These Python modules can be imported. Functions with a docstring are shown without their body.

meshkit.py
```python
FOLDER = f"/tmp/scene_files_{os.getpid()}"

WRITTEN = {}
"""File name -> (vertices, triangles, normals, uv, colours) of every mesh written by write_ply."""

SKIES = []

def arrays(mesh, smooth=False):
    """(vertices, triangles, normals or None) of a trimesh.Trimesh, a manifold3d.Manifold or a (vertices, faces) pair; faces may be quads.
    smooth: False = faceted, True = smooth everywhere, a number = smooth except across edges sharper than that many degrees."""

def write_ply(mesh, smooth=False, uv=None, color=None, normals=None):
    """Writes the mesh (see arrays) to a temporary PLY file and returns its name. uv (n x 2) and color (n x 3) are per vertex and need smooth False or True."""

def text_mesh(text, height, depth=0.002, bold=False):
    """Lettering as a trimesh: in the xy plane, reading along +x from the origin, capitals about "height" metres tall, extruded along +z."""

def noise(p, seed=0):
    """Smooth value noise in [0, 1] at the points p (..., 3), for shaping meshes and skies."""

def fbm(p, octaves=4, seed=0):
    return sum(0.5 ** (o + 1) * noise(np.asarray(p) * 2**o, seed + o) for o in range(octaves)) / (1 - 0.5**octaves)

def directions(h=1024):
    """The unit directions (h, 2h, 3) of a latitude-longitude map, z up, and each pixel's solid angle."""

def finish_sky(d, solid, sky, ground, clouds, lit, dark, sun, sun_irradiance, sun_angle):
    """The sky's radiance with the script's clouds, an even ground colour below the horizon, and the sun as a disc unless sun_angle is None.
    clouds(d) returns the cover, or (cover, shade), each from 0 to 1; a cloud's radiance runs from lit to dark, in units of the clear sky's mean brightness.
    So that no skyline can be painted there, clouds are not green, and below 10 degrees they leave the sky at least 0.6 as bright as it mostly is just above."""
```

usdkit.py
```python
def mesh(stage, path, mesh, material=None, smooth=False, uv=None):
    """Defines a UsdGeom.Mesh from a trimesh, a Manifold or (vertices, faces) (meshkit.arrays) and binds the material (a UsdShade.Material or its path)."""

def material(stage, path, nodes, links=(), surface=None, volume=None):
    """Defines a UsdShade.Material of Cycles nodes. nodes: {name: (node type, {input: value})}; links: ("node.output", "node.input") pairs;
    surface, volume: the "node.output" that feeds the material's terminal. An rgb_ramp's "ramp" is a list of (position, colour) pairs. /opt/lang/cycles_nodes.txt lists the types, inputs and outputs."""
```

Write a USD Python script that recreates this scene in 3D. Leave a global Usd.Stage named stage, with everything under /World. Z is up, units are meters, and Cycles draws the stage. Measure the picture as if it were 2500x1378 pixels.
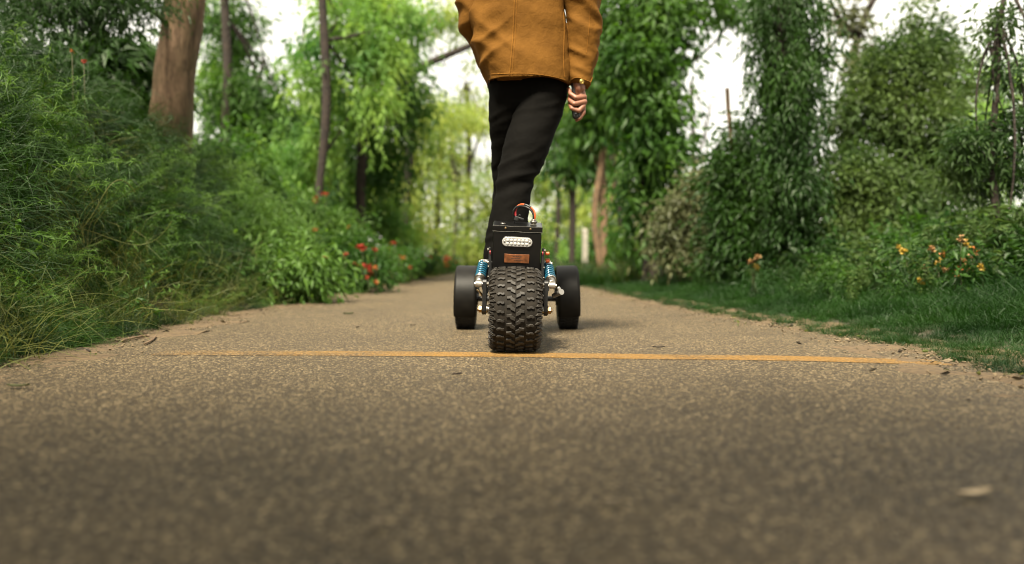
import math
import numpy as np
import trimesh
import manifold3d as m3
import meshkit
import usdkit
from pxr import Usd, UsdGeom, UsdLux, UsdShade, Gf, Sdf, Vt

stage = Usd.Stage.CreateInMemory()
UsdGeom.SetStageUpAxis(stage, 'Z')
UsdGeom.SetStageMetersPerUnit(stage, 1.0)
W = UsdGeom.Xform.Define(stage, '/World')
UsdGeom.Scope.Define(stage, '/World/Looks')
PI = math.pi

# ------------------------------------------------------------------ camera, sky, sun, exposure
CAM_H, F, HORIZON = 0.345, 1908.0, 640.0          # metres, focal length in photo pixels, photo row of the horizon
PITCH = -math.atan((689.0 - HORIZON) / F)
EXPOSURE = 3.34
FOCUS, FSTOP = 2.95, 1.25
SUN_EL, SUN_AZ = math.radians(56), math.radians(18)   # azimuth: atan2(x, y) of the direction towards the sun
SUN_I, SUN_ANGLE = 0.40, 14.0
SKY_STRENGTH = 0.06

cam = UsdGeom.Camera.Define(stage, '/World/camera')
cam.AddTranslateOp().Set(Gf.Vec3d(0, 0, CAM_H))
cam.AddRotateXOp().Set(90 + math.degrees(PITCH))
cam.CreateHorizontalApertureAttr(36.0)
cam.CreateVerticalApertureAttr(36.0 * 564 / 1024)
cam.CreateFocalLengthAttr(36.0 * F / 2500)
cam.CreateFStopAttr(FSTOP)
cam.CreateFocusDistanceAttr(FOCUS)
cam.CreateClippingRangeAttr(Gf.Vec2f(0.05, 5000))
cam.CreateExposureAttr(EXPOSURE)

sky_mat = usdkit.material(stage, '/World/Looks/overcast_sky', {
    'tc': ('texture_coordinate', {}),
    'sky': ('sky_texture', {'sky_type': 'single_scattering', 'sun_disc': False, 'sun_elevation': SUN_EL, 'sun_rotation': SUN_AZ}),
    'n': ('noise_texture', {'scale': 2.2, 'detail': 5.0, 'roughness': 0.55}),
    'r': ('rgb_ramp', {'ramp': [(0.25, (2.28, 2.13, 1.76)), (0.75, (2.88, 2.70, 2.24))]}),
    'mx': ('mix_color', {'fac': 0.95, 'use_clamp': False}),
    'bg': ('background_shader', {'strength': SKY_STRENGTH})},
    [('tc.generated', 'n.vector'), ('n.fac', 'r.fac'), ('sky.color', 'mx.a'), ('r.color', 'mx.b'), ('mx.result', 'bg.color')],
    surface='bg.background')
dome = UsdLux.DomeLight.Define(stage, '/World/sky')
UsdShade.MaterialBindingAPI.Apply(dome.GetPrim()).Bind(sky_mat)
dome.GetPrim().SetCustomDataByKey('kind', 'structure')
sun = UsdLux.DistantLight.Define(stage, '/World/sun')
sun.CreateNormalizeAttr(True)
sun.CreateIntensityAttr(SUN_I)
sun.CreateAngleAttr(SUN_ANGLE)
sun.CreateColorAttr(Gf.Vec3f(1.0, 0.90, 0.71))
sun.AddRotateZOp().Set(-math.degrees(SUN_AZ) + 180)
sun.AddRotateXOp().Set(-(90 - math.degrees(SUN_EL)))

# ------------------------------------------------------------------ helpers
def at(px, py, D):
    """The point at depth D (metres along y) that stands at photo pixel (px, py)."""
    dx, dz = (px - 1250.0) / F, -(py - 689.0) / F
    c, s = math.cos(PITCH), math.sin(PITCH)
    y, z = c - s * dz, s + c * dz
    return np.array([dx / y * D, D, CAM_H + z / y * D])

USED = {}
def numbered(parent, name):
    k = USED.get((parent, name), -1) + 1
    USED[(parent, name)] = k
    return f'{parent}/{name}' if k == 0 else f'{parent}/{name}_{k:03d}'

ORIGIN = {'/World': np.zeros(3)}
def data(prim, label=None, cat=None, group=None, kind=None):
    for k, v in (('label', label), ('category', cat), ('group', group), ('kind', kind)):
        if v:
            prim.SetCustomDataByKey(k, v)

def thing(name, label, cat, loc=(0, 0, 0), group=None):
    path = numbered('/World', name)
    x = UsdGeom.Xform.Define(stage, path)
    x.AddTranslateOp().Set(Gf.Vec3d(*map(float, loc)))
    ORIGIN[path] = np.asarray(loc, float)
    data(x.GetPrim(), label, cat, group)
    return path

def obj(name, mesh, mat, parent='/World', smooth=False, label=None, cat=None, group=None, kind=None):
    """One Mesh prim; mesh vertices are given in world coordinates."""
    path = numbered(parent, name)
    o = ORIGIN[parent]
    v, f, n = meshkit.arrays(mesh, smooth)
    v = v - o
    ORIGIN[path] = o
    m = UsdGeom.Mesh.Define(stage, path)
    m.CreatePointsAttr(Vt.Vec3fArray.FromNumpy(v.astype(np.float32)))
    m.CreateFaceVertexCountsAttr(Vt.IntArray.FromNumpy(np.full(len(f), 3, np.int32)))
    m.CreateFaceVertexIndicesAttr(Vt.IntArray.FromNumpy(f.astype(np.int32).ravel()))
    m.CreateSubdivisionSchemeAttr('none')
    if n is not None:
        m.CreateNormalsAttr(Vt.Vec3fArray.FromNumpy(n.astype(np.float32)))
        m.SetNormalsInterpolation('vertex')
    UsdShade.MaterialBindingAPI.Apply(m.GetPrim()).Bind(mat)
    data(m.GetPrim(), label, cat, group, kind)
    return path

def cat_(ms):
    vs, fs, n = [], [], 0
    for m in ms:
        if hasattr(m, 'to_mesh'):
            mm = m.to_mesh(); v, f = mm.vert_properties[:, :3], mm.tri_verts
        elif isinstance(m, tuple):
            v, f = m
        else:
            v, f = m.vertices, m.faces
        f = np.asarray(f)
        if f.shape[1] == 4:
            f = np.vstack([f[:, [0, 1, 2]], f[:, [0, 2, 3]]])
        vs.append(np.asarray(v)); fs.append(f + n); n += len(v)
    return np.vstack(vs), np.vstack(fs)

def tube(points, radii, sides=8, cap=True):
    p = np.asarray(points, float)
    r = np.broadcast_to(np.asarray(radii, float), (len(p),))
    t = np.gradient(p, axis=0)
    t /= np.linalg.norm(t, axis=1, keepdims=True) + 1e-12
    a = np.zeros_like(p)
    ref = np.array([0, 0, 1.0]) if abs(t[0, 2]) < 0.9 else np.array([1.0, 0, 0])
    a[0] = np.cross(t[0], ref)
    a[0] /= np.linalg.norm(a[0])
    for i in range(1, len(p)):
        a[i] = a[i - 1] - t[i] * np.dot(a[i - 1], t[i])
        a[i] /= np.linalg.norm(a[i]) + 1e-12
    b = np.cross(t, a)
    ang = np.arange(sides) * 2 * PI / sides
    v = p[:, None] + r[:, None, None] * (np.cos(ang)[None, :, None] * a[:, None] + np.sin(ang)[None, :, None] * b[:, None])
    i, j = np.meshgrid(np.arange(len(p) - 1), np.arange(sides), indexing='ij')
    q = np.stack([i * sides + j, i * sides + (j + 1) % sides, (i + 1) * sides + (j + 1) % sides, (i + 1) * sides + j], -1).reshape(-1, 4)
    v, f = v.reshape(-1, 3), np.vstack([q[:, [0, 1, 2]], q[:, [0, 2, 3]]])
    if cap:
        n = len(v)
        v = np.vstack([v, p[0], p[-1]])
        k = np.arange(sides); e = (len(p) - 1) * sides
        f = np.vstack([f, np.stack([np.full(sides, n), (k + 1) % sides, k], 1), np.stack([np.full(sides, n + 1), e + k, e + (k + 1) % sides], 1)])
    return v, f

def spline(pts, n):
    pts = np.asarray(pts, float)
    from scipy.interpolate import PchipInterpolator, CubicSpline
    d = np.r_[0, np.cumsum(np.linalg.norm(np.diff(pts[:, :3], axis=0), axis=1))]
    return (CubicSpline if len(pts) > 2 else PchipInterpolator)(d, pts, axis=0)(np.linspace(0, d[-1], n))

def rbox(size, r=0.004, center=(0, 0, 0), rot=None, seg=8):
    """A box with rounded edges."""
    sx, sy, sz = [max(s / 2 - r, 1e-4) for s in size]
    ms = [m3.Manifold.sphere(r, seg).translate((x, y, z)) for x in (-sx, sx) for y in (-sy, sy) for z in (-sz, sz)]
    m = m3.Manifold.batch_hull(ms).to_mesh()
    v = m.vert_properties[:, :3].astype(float)
    if rot is not None:
        v = v @ np.asarray(rot).T
    return v + np.asarray(center), m.tri_verts

def cyl(p0, p1, r, sides=20, bev=0.0):
    p0, p1 = np.asarray(p0, float), np.asarray(p1, float)
    if bev <= 0:
        return tube([p0, p1], r, sides)
    d = (p1 - p0) / np.linalg.norm(p1 - p0)
    return tube([p0, p0 + d * bev * .999, p0 + d * bev, p1 - d * bev, p1 - d * bev * .999, p1][0:1] + [p0 + d * bev, p1 - d * bev, p1], [r - bev, r, r, r - bev], sides)

def rotx(a): c, s = math.cos(a), math.sin(a); return np.array([[1, 0, 0], [0, c, -s], [0, s, c]])
def roty(a): c, s = math.cos(a), math.sin(a); return np.array([[c, 0, s], [0, 1, 0], [-s, 0, c]])
def rotz(a): c, s = math.cos(a), math.sin(a); return np.array([[c, -s, 0], [s, c, 0], [0, 0, 1]])

def hulls(chains, edge=0.012, smooth=12):
    """Limb chains [(point, radius), ...] united, refined and smoothed into one continuous surface."""
    ms = []
    for ch in chains:
        for (p, r), (q, s) in zip(ch, ch[1:]):
            ms.append(m3.Manifold.batch_hull([m3.Manifold.sphere(r, 20).translate(tuple(p)), m3.Manifold.sphere(s, 20).translate(tuple(q))]))
    m = m3.Manifold.batch_boolean(ms, m3.OpType.Add).refine_to_length(edge).to_mesh()
    t = trimesh.Trimesh(m.vert_properties[:, :3].astype(float), m.tri_verts, process=True)
    if smooth:
        trimesh.smoothing.filter_taubin(t, 0.5, 0.53, smooth)
    return t

# ------------------------------------------------------------------ materials
ALBEDO = 0.5          # the picture is exposed for the shade under the trees
def mat(name, nodes, links, surface='p.BSDF'):
    return usdkit.material(stage, f'/World/Looks/{name}', nodes, links, surface=surface)

def plain(name, color, rough=0.5, metallic=0.0, var=0.25, scale=30.0, bump=0.0, bscale=200.0, spec=0.5, sheen=0.0, coat=0.0):
    c = np.asarray(color, float) * ALBEDO
    nodes = {'g': ('geometry', {}), 'n': ('noise_texture', {'scale': scale, 'detail': 4.0}),
             'r': ('rgb_ramp', {'ramp': [(0.3, tuple(c * (1 - var))), (0.7, tuple(c * (1 + var)))]}),
             'p': ('principled_bsdf', {'roughness': rough, 'metallic': metallic, 'specular_ior_level': spec, 'sheen_weight': sheen, 'coat_weight': coat})}
    links = [('g.position', 'n.vector'), ('n.fac', 'r.fac'), ('r.color', 'p.base_color')]
    if bump:
        nodes['bn'] = ('noise_texture', {'scale': bscale, 'detail': 2.0})
        nodes['b'] = ('bump', {'strength': 0.6, 'distance': bump})
        links += [('g.position', 'bn.vector'), ('bn.fac', 'b.height'), ('b.normal', 'p.normal')]
    return mat(name, nodes, links)

def asphalt(name, painted=False):
    nodes = {
        'g': ('geometry', {}),
        'v': ('voronoi_texture', {'scale': 175.0, 'randomness': 1.0}),
        'vr': ('rgb_ramp', {'ramp': [(0.0, (0.004, 0.0026, 0.0010)), (0.35, (0.026, 0.0172, 0.0064)), (0.8, (0.084, 0.0590, 0.0270)), (1.0, (0.36, 0.285, 0.17))]}),
        'n1': ('noise_texture', {'scale': 260.0, 'detail': 3.0}),
        'n3': ('noise_texture', {'scale': 75.0, 'detail': 4.0, 'roughness': 0.7}),
        'n3r': ('rgb_ramp', {'ramp': [(0.30, (0.50, 0.49, 0.47)), (0.5, (0.95, 0.94, 0.92)), (0.70, (1.50, 1.50, 1.48))]}),
        'mu3': ('mix_color', {'blend_type': 'multiply', 'fac': 1.0, 'use_clamp': False}),
        'h3': ('math', {'math_type': 'multiply_add', 'value2': 1.6}),
        'n2': ('noise_texture', {'scale': 1.3, 'detail': 5.0, 'roughness': 0.6}),
        'n2r': ('rgb_ramp', {'ramp': [(0.25, (0.62, 0.60, 0.56)), (0.5, (1.0, 0.98, 0.95)), (0.75, (1.25, 1.22, 1.15))]}),
        'mul': ('mix_color', {'blend_type': 'multiply', 'fac': 1.0, 'use_clamp': False}),
        'sp': ('separate_color', {}),
        'hm': ('math', {'math_type': 'multiply_add', 'value2': 0.5}),
        'hd': ('math', {'math_type': 'multiply', 'value2': -1.0}),
        'b': ('bump', {'strength': 1.0, 'distance': 0.009}),
        'p': ('principled_bsdf', {'roughness': 0.62, 'specular_ior_level': 0.3, 'sheen_weight': 0.07, 'sheen_roughness': 0.3, 'sheen_tint': (1.0, 0.80, 0.56)})}
    links = [('g.position', 'v.vector'), ('g.position', 'n1.vector'), ('g.position', 'n2.vector'), ('v.color', 'sp.color'), ('sp.r', 'vr.fac'),
             ('n2.fac', 'n2r.fac'), ('g.position', 'n3.vector'), ('n3.fac', 'n3r.fac'), ('vr.color', 'mu3.a'), ('n3r.color', 'mu3.b'), ('mu3.result', 'mul.a'), ('n3.fac', 'h3.value1'), ('hm.value', 'h3.value3'), ('n2r.color', 'mul.b'), ('v.distance', 'hd.value1'), ('n1.fac', 'hm.value1'), ('hd.value', 'hm.value3'),
             ('h3.value', 'b.height'), ('b.normal', 'p.normal')]
    if painted:
        nodes['wn'] = ('noise_texture', {'scale': 70.0, 'detail': 4.0, 'roughness': 0.7})
        nodes['wl'] = ('noise_texture', {'scale': 2.5, 'detail': 2.0})
        nodes['wa'] = ('math', {'math_type': 'multiply_add', 'value2': 0.5})
        nodes['wr'] = ('rgb_ramp', {'ramp': [(0.58, (0.05, 0.05, 0.05)), (0.68, (0.55, 0.55, 0.55)), (0.84, (0.93, 0.93, 0.93))]})
        nodes['xs'] = ('separate_xyz', {})
        nodes['xr'] = ('map_range', {'from_min': -1.35, 'from_max': -0.55, 'to_min': -0.26, 'to_max': 0.0, 'clamp': True})
        nodes['xa'] = ('math', {'math_type': 'add'})
        nodes['y'] = ('rgb_ramp', {'ramp': [(0.0, (0.19, 0.088, 0.006)), (1.0, (0.31, 0.155, 0.012))]})
        nodes['pm'] = ('mix_color', {'use_clamp': False})
        links += [('g.position', 'wn.vector'), ('g.position', 'wl.vector'), ('wl.fac', 'wa.value1'), ('wn.fac', 'wa.value3'), ('g.position', 'xs.vector'), ('xs.x', 'xr.value'), ('xr.result', 'xa.value1'), ('wa.value', 'xa.value2'), ('xa.value', 'wr.fac'), ('sp.r', 'y.fac'),
                  ('mul.result', 'pm.a'), ('y.color', 'pm.b'), ('wr.color', 'pm.fac'), ('pm.result', 'p.base_color')]
    else:
        links += [('mul.result', 'p.base_color')]
    return mat(name, nodes, links)

def leafy(name, cols, translucent=0.38, rough=0.5, scale=1.3, spec=0.25):
    """Leaves: each leaf its own tone (random per island), clumps of older and younger leaves by noise."""
    nodes = {'g': ('geometry', {}), 'n': ('noise_texture', {'scale': scale, 'detail': 2.0}), 'o': ('object_info', {}),
             'a': ('math', {'math_type': 'multiply_add', 'value2': 0.55}), 'a2': ('math', {'math_type': 'multiply_add', 'value2': 1.1, 'value3': -0.32}),
             'r': ('rgb_ramp', {'ramp': cols}),
             'tc': ('hsv', {'hue': 0.49, 'saturation': 1.1, 'value': 1.5}),
             'p': ('principled_bsdf', {'roughness': rough, 'specular_ior_level': spec}), 't': ('translucent_bsdf', {}), 'm': ('mix_closure', {'fac': translucent})}
    links = [('g.position', 'n.vector'), ('n.fac', 'a2.value1'), ('g.random_per_island', 'a.value1'), ('a2.value', 'a.value3'), ('a.value', 'r.fac'),
             ('r.color', 'p.base_color'), ('r.color', 'tc.color'), ('tc.color', 't.color'), ('p.BSDF', 'm.closure1'), ('t.BSDF', 'm.closure2')]
    return mat(name, nodes, links, surface='m.closure')

M = {}
M['asphalt'] = asphalt('worn_asphalt')
M['paint'] = asphalt('worn_yellow_paint', True)
M['soil'] = plain('soil', (0.075, 0.058, 0.035), 0.95, var=0.45, scale=9, bump=0.02, bscale=60)
M['dirt'] = plain('sandy_dirt', (0.150, 0.098, 0.046), 0.95, var=0.4, scale=40, bump=0.008, bscale=140)
M['chip'] = plain('dull_chip', (0.30, 0.23, 0.14), 0.9, var=0.25)
M['pale_leaf'] = plain('pale_dry_leaf', (0.75, 0.58, 0.36), 0.85, var=0.2)
M['pebble'] = plain('pebble', (0.20, 0.145, 0.08), 0.85, var=0.5, scale=30)
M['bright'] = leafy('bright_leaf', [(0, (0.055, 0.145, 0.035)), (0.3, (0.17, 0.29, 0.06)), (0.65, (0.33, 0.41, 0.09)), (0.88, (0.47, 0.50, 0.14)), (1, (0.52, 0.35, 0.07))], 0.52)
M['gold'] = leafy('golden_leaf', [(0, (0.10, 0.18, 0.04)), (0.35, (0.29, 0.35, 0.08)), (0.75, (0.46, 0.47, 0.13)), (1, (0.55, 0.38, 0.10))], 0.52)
M['mid'] = leafy('mid_leaf', [(0, (0.012, 0.048, 0.009)), (0.45, (0.058, 0.128, 0.018)), (0.8, (0.18, 0.26, 0.045)), (0.94, (0.27, 0.33, 0.08)), (1, (0.36, 0.26, 0.05))], 0.45)
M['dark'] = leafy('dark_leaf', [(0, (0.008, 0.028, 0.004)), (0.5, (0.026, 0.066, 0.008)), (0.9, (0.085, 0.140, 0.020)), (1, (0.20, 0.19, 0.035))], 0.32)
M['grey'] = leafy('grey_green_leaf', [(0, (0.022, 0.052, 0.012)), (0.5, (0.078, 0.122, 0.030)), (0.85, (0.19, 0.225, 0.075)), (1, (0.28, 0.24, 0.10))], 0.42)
M['rust'] = leafy('rusty_leaf', [(0, (0.05, 0.06, 0.025)), (0.5, (0.11, 0.115, 0.05)), (0.8, (0.19, 0.13, 0.07)), (1, (0.25, 0.14, 0.07))], 0.3)
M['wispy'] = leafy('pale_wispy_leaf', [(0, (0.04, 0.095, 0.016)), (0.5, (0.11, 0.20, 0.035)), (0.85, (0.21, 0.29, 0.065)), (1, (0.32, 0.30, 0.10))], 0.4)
M['fern'] = leafy('wispy_grass', [(0, (0.003, 0.016, 0.002)), (0.40, (0.019, 0.056, 0.004)), (0.72, (0.085, 0.145, 0.013)), (1, (0.32, 0.31, 0.08))], 0.2, scale=2.6)
M['straw'] = leafy('straw_grass', [(0, (0.05, 0.075, 0.014)), (0.5, (0.115, 0.115, 0.030)), (1, (0.25, 0.185, 0.075))], 0.3, scale=2.0)
M['turf'] = leafy('verge_grass', [(0, (0.003, 0.018, 0.002)), (0.5, (0.014, 0.050, 0.0035)), (0.85, (0.050, 0.100, 0.010)), (1, (0.20, 0.19, 0.045))], 0.3, scale=1.6)
def bark_mat(name, c, s):
    c = np.asarray(c) * ALBEDO
    return mat(name, {'g': ('geometry', {}), 'mp': ('mapping', {'scale': (1.0, 1.0, 0.22)}), 'n': ('noise_texture', {'scale': s, 'detail': 6.0, 'roughness': 0.7}), 'n2': ('noise_texture', {'scale': 3.5, 'detail': 3.0}),
        'r': ('rgb_ramp', {'ramp': [(0.3, tuple(c * 0.35)), (0.5, tuple(c)), (0.7, tuple(c * [1.5, 1.5, 1.55]))]}), 'r2': ('rgb_ramp', {'ramp': [(0.35, (0.7, 0.75, 0.6)), (0.65, (1.25, 1.2, 1.2))]}), 'mu': ('mix_color', {'blend_type': 'multiply', 'fac': 1.0, 'use_clamp': False}),
        'b': ('bump', {'strength': 0.9, 'distance': 0.05}), 'p': ('principled_bsdf', {'roughness': 0.92, 'specular_ior_level': 0.2})},
        [('g.position', 'mp.vector'), ('mp.vector', 'n.vector'), ('g.position', 'n2.vector'), ('n.fac', 'r.fac'), ('n2.fac', 'r2.fac'), ('r.color', 'mu.a'), ('r2.color', 'mu.b'), ('mu.result', 'p.base_color'), ('n.fac', 'b.height'), ('b.normal', 'p.normal')])
M['bark'] = bark_mat('brown_bark', (0.19, 0.128, 0.080), 24)
M['bark_dark'] = plain('dark_bark', (0.034, 0.022, 0.015), 0.92, var=0.5, scale=9, bump=0.03, bscale=30)
M['bark_tan'] = plain('tan_bark', (0.22, 0.135, 0.07), 0.9, var=0.4, scale=9, bump=0.02, bscale=30)
M['stem'] = plain('green_stem', (0.09, 0.10, 0.035), 0.7, var=0.3)
M['red_petal'] = plain('red_petal', (0.62, 0.045, 0.012), 0.55, var=0.4, scale=60)
M['orange_petal'] = plain('orange_petal', (0.68, 0.19, 0.02), 0.55, var=0.35, scale=60)
M['yellow_petal'] = plain('yellow_petal', (0.62, 0.40, 0.04), 0.55, var=0.3, scale=60)
M['buff_petal'] = plain('buff_seed_head', (0.42, 0.22, 0.07), 0.7, var=0.35, scale=50)
M['post'] = plain('weathered_post', (0.50, 0.46, 0.38), 0.85, var=0.2, scale=12)
M['jacket'] = None
M['rubber'] = plain('dusty_rubber', (0.019, 0.0145, 0.0095), 0.75, var=0.5, scale=45, bump=0.0008, bscale=700, spec=0.2)
M['tread'] = plain('worn_tread_rubber', (0.036, 0.0305, 0.024), 0.6, var=0.4, scale=60, bump=0.0006, bscale=700, spec=0.35)
M['rubber_dark'] = plain('dark_rubber', (0.009, 0.0085, 0.0075), 0.6, var=0.3, spec=0.3)
M['fender'] = plain('satin_black_plastic', (0.008, 0.0069, 0.0053), 0.5, var=0.55, scale=22, bump=0.0006, bscale=300, spec=0.16)
M['black_box'] = plain('black_painted_metal', (0.004, 0.004, 0.004), 0.3, var=0.2, scale=20, spec=0.4, bump=0.0002, bscale=900)
M['black_metal'] = plain('black_anodised_metal', (0.008, 0.008, 0.008), 0.4, var=0.2)
M['bare_edge'] = plain('worn_metal_edge', (0.50, 0.48, 0.44), 0.35, 0.9, var=0.2)
M['steel'] = plain('brushed_steel', (0.60, 0.56, 0.50), 0.32, 1.0, var=0.15)
M['silver'] = plain('silver_paint', (0.55, 0.53, 0.50), 0.35, 0.6, var=0.1)
M['brass'] = plain('brassy_bolt', (0.50, 0.36, 0.20), 0.38, 1.0, var=0.2)
M['gold_button'] = plain('gold_button', (0.72, 0.52, 0.16), 0.32, 1.0, var=0.1)
M['blue_spring'] = plain('blue_spring_paint', (0.012, 0.155, 0.27), 0.3, 0.25, var=0.15, coat=0.5)
M['orange_wire'] = plain('orange_wire', (0.75, 0.13, 0.02), 0.4, var=0.1)
M['red_wire'] = plain('red_wire', (0.42, 0.02, 0.03), 0.4, var=0.1)
M['black_wire'] = plain('black_wire', (0.012, 0.012, 0.012), 0.4, var=0.1)
M['copper'] = plain('copper_plate', (0.30, 0.105, 0.035), 0.45, 0.45, var=0.45, scale=45)
M['ink'] = plain('dark_ink', (0.03, 0.015, 0.01), 0.6)
M['lens'] = plain('clear_lens_plastic', (0.56, 0.55, 0.53), 0.2, var=0.2, scale=160, coat=0.6)
M['led'] = plain('led_dome', (0.72, 0.71, 0.69), 0.12, var=0.1, coat=0.8)
M['led_dark'] = plain('led_socket', (0.05, 0.05, 0.05), 0.3)
M['grip'] = plain('grip_tape', (0.02, 0.02, 0.02), 0.95, var=0.3, scale=200)
M['skin'] = mat('skin', {'g': ('geometry', {}), 'n': ('noise_texture', {'scale': 60.0, 'detail': 3.0}), 'r': ('rgb_ramp', {'ramp': [(0.3, (0.15, 0.060, 0.034)), (0.7, (0.22, 0.094, 0.054))]}),
                         'p': ('principled_bsdf', {'roughness': 0.5, 'subsurface_weight': 0.15, 'subsurface_scale': 0.004, 'subsurface_radius': (1.0, 0.35, 0.2)})},
                [('g.position', 'n.vector'), ('n.fac', 'r.fac'), ('r.color', 'p.base_color')])
M['hair'] = plain('dark_hair', (0.03, 0.018, 0.010), 0.6, var=0.3, scale=80)

def cloth(name, c0, c1, scale, sheen, rough=0.85, weave=900.0, blotch=9.0):
    return mat(name, {'g': ('geometry', {}), 'n': ('noise_texture', {'scale': blotch, 'detail': 6.0, 'roughness': 0.65}), 'r': ('rgb_ramp', {'ramp': [(0.3, c0), (0.72, c1)]}),
                      'wn': ('noise_texture', {'scale': weave, 'detail': 1.0}), 'cn': ('noise_texture', {'scale': 38.0, 'detail': 4.0, 'distortion': 0.6}), 'ad': ('math', {'math_type': 'multiply_add', 'value2': 0.12}),
                      'b': ('bump', {'strength': 0.55, 'distance': scale}), 'p': ('principled_bsdf', {'roughness': rough, 'sheen_weight': sheen, 'sheen_tint': c1, 'specular_ior_level': 0.08})},
               [('g.position', 'n.vector'), ('n.fac', 'r.fac'), ('r.color', 'p.base_color'), ('g.position', 'wn.vector'), ('g.position', 'cn.vector'), ('wn.fac', 'ad.value1'), ('cn.fac', 'ad.value3'), ('ad.value', 'b.height'), ('b.normal', 'p.normal')])
M['jacket'] = cloth('ochre_canvas', (0.078, 0.0335, 0.0050), (0.135, 0.0605, 0.0105), 0.006, 0.06)
M['seam'] = cloth('ochre_seam', (0.110, 0.046, 0.007), (0.185, 0.082, 0.014), 0.004, 0.1)
M['trousers'] = cloth('black_brown_cotton', (0.0014, 0.0012, 0.0009), (0.0028, 0.0024, 0.0018), 0.004, 0.0)

# ------------------------------------------------------------------ ground, path, painted line
def curve(pts):
    from scipy.interpolate import PchipInterpolator
    p = np.asarray(pts, float)
    g = PchipInterpolator(p[:, 0], p[:, 1])
    return lambda y: g(np.clip(y, p[0, 0], p[-1, 0]))
x_left = curve([(-6, -1.7), (2.0, -1.74), (2.8, -1.80), (6.5, -1.90), (12, -1.92), (26, -1.95), (34, -2.9), (48, -7.5), (60, -14)])
x_right = curve([(-6, 2.2), (1.5, 1.62), (2.4, 1.56), (2.9, 1.60), (5.5, 1.33), (11, 1.02), (26, 0.45), (34, -0.6), (48, -5.0), (60, -11)])
def sstep(a, b, x):
    t = np.clip((x - a) / (b - a), 0, 1)
    return t * t * (3 - 2 * t)
def ragged(x, y, amp=0.05):
    return amp * (meshkit.fbm(np.stack([np.zeros_like(y) + x, y * 2.5, y * 0], -1), 4, 5) - 0.5) * 2
def ground_h(x, y):
    x, y = np.asarray(x, float), np.asarray(y, float)
    tl, tr = x_left(y) - x, x - x_right(y)
    fade = 1 - 0.72 * sstep(6.5, 11, y)
    n = meshkit.fbm(np.stack([x * 1.3, y * 1.3, x * 0], -1), 4, 3) - 0.5
    bank = fade * (1.12 * sstep(0.0, 1.15, tl) + 0.45 * sstep(1.0, 4.0, tl)) + sstep(0.05, 0.8, tl) * n * 0.65
    verge = 0.07 * sstep(0.1, 1.2, tr) + 0.35 * sstep(1.0, 6, tr) + sstep(0.1, 1.5, tr) * n * 0.2
    inside = np.minimum(-tl, -tr)
    return np.where(tl > -0.1, bank + 0.002, np.where(tr > -0.1, verge + 0.002, 0.0)) - 0.03 * sstep(-0.02, 0.12, inside)

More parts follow.
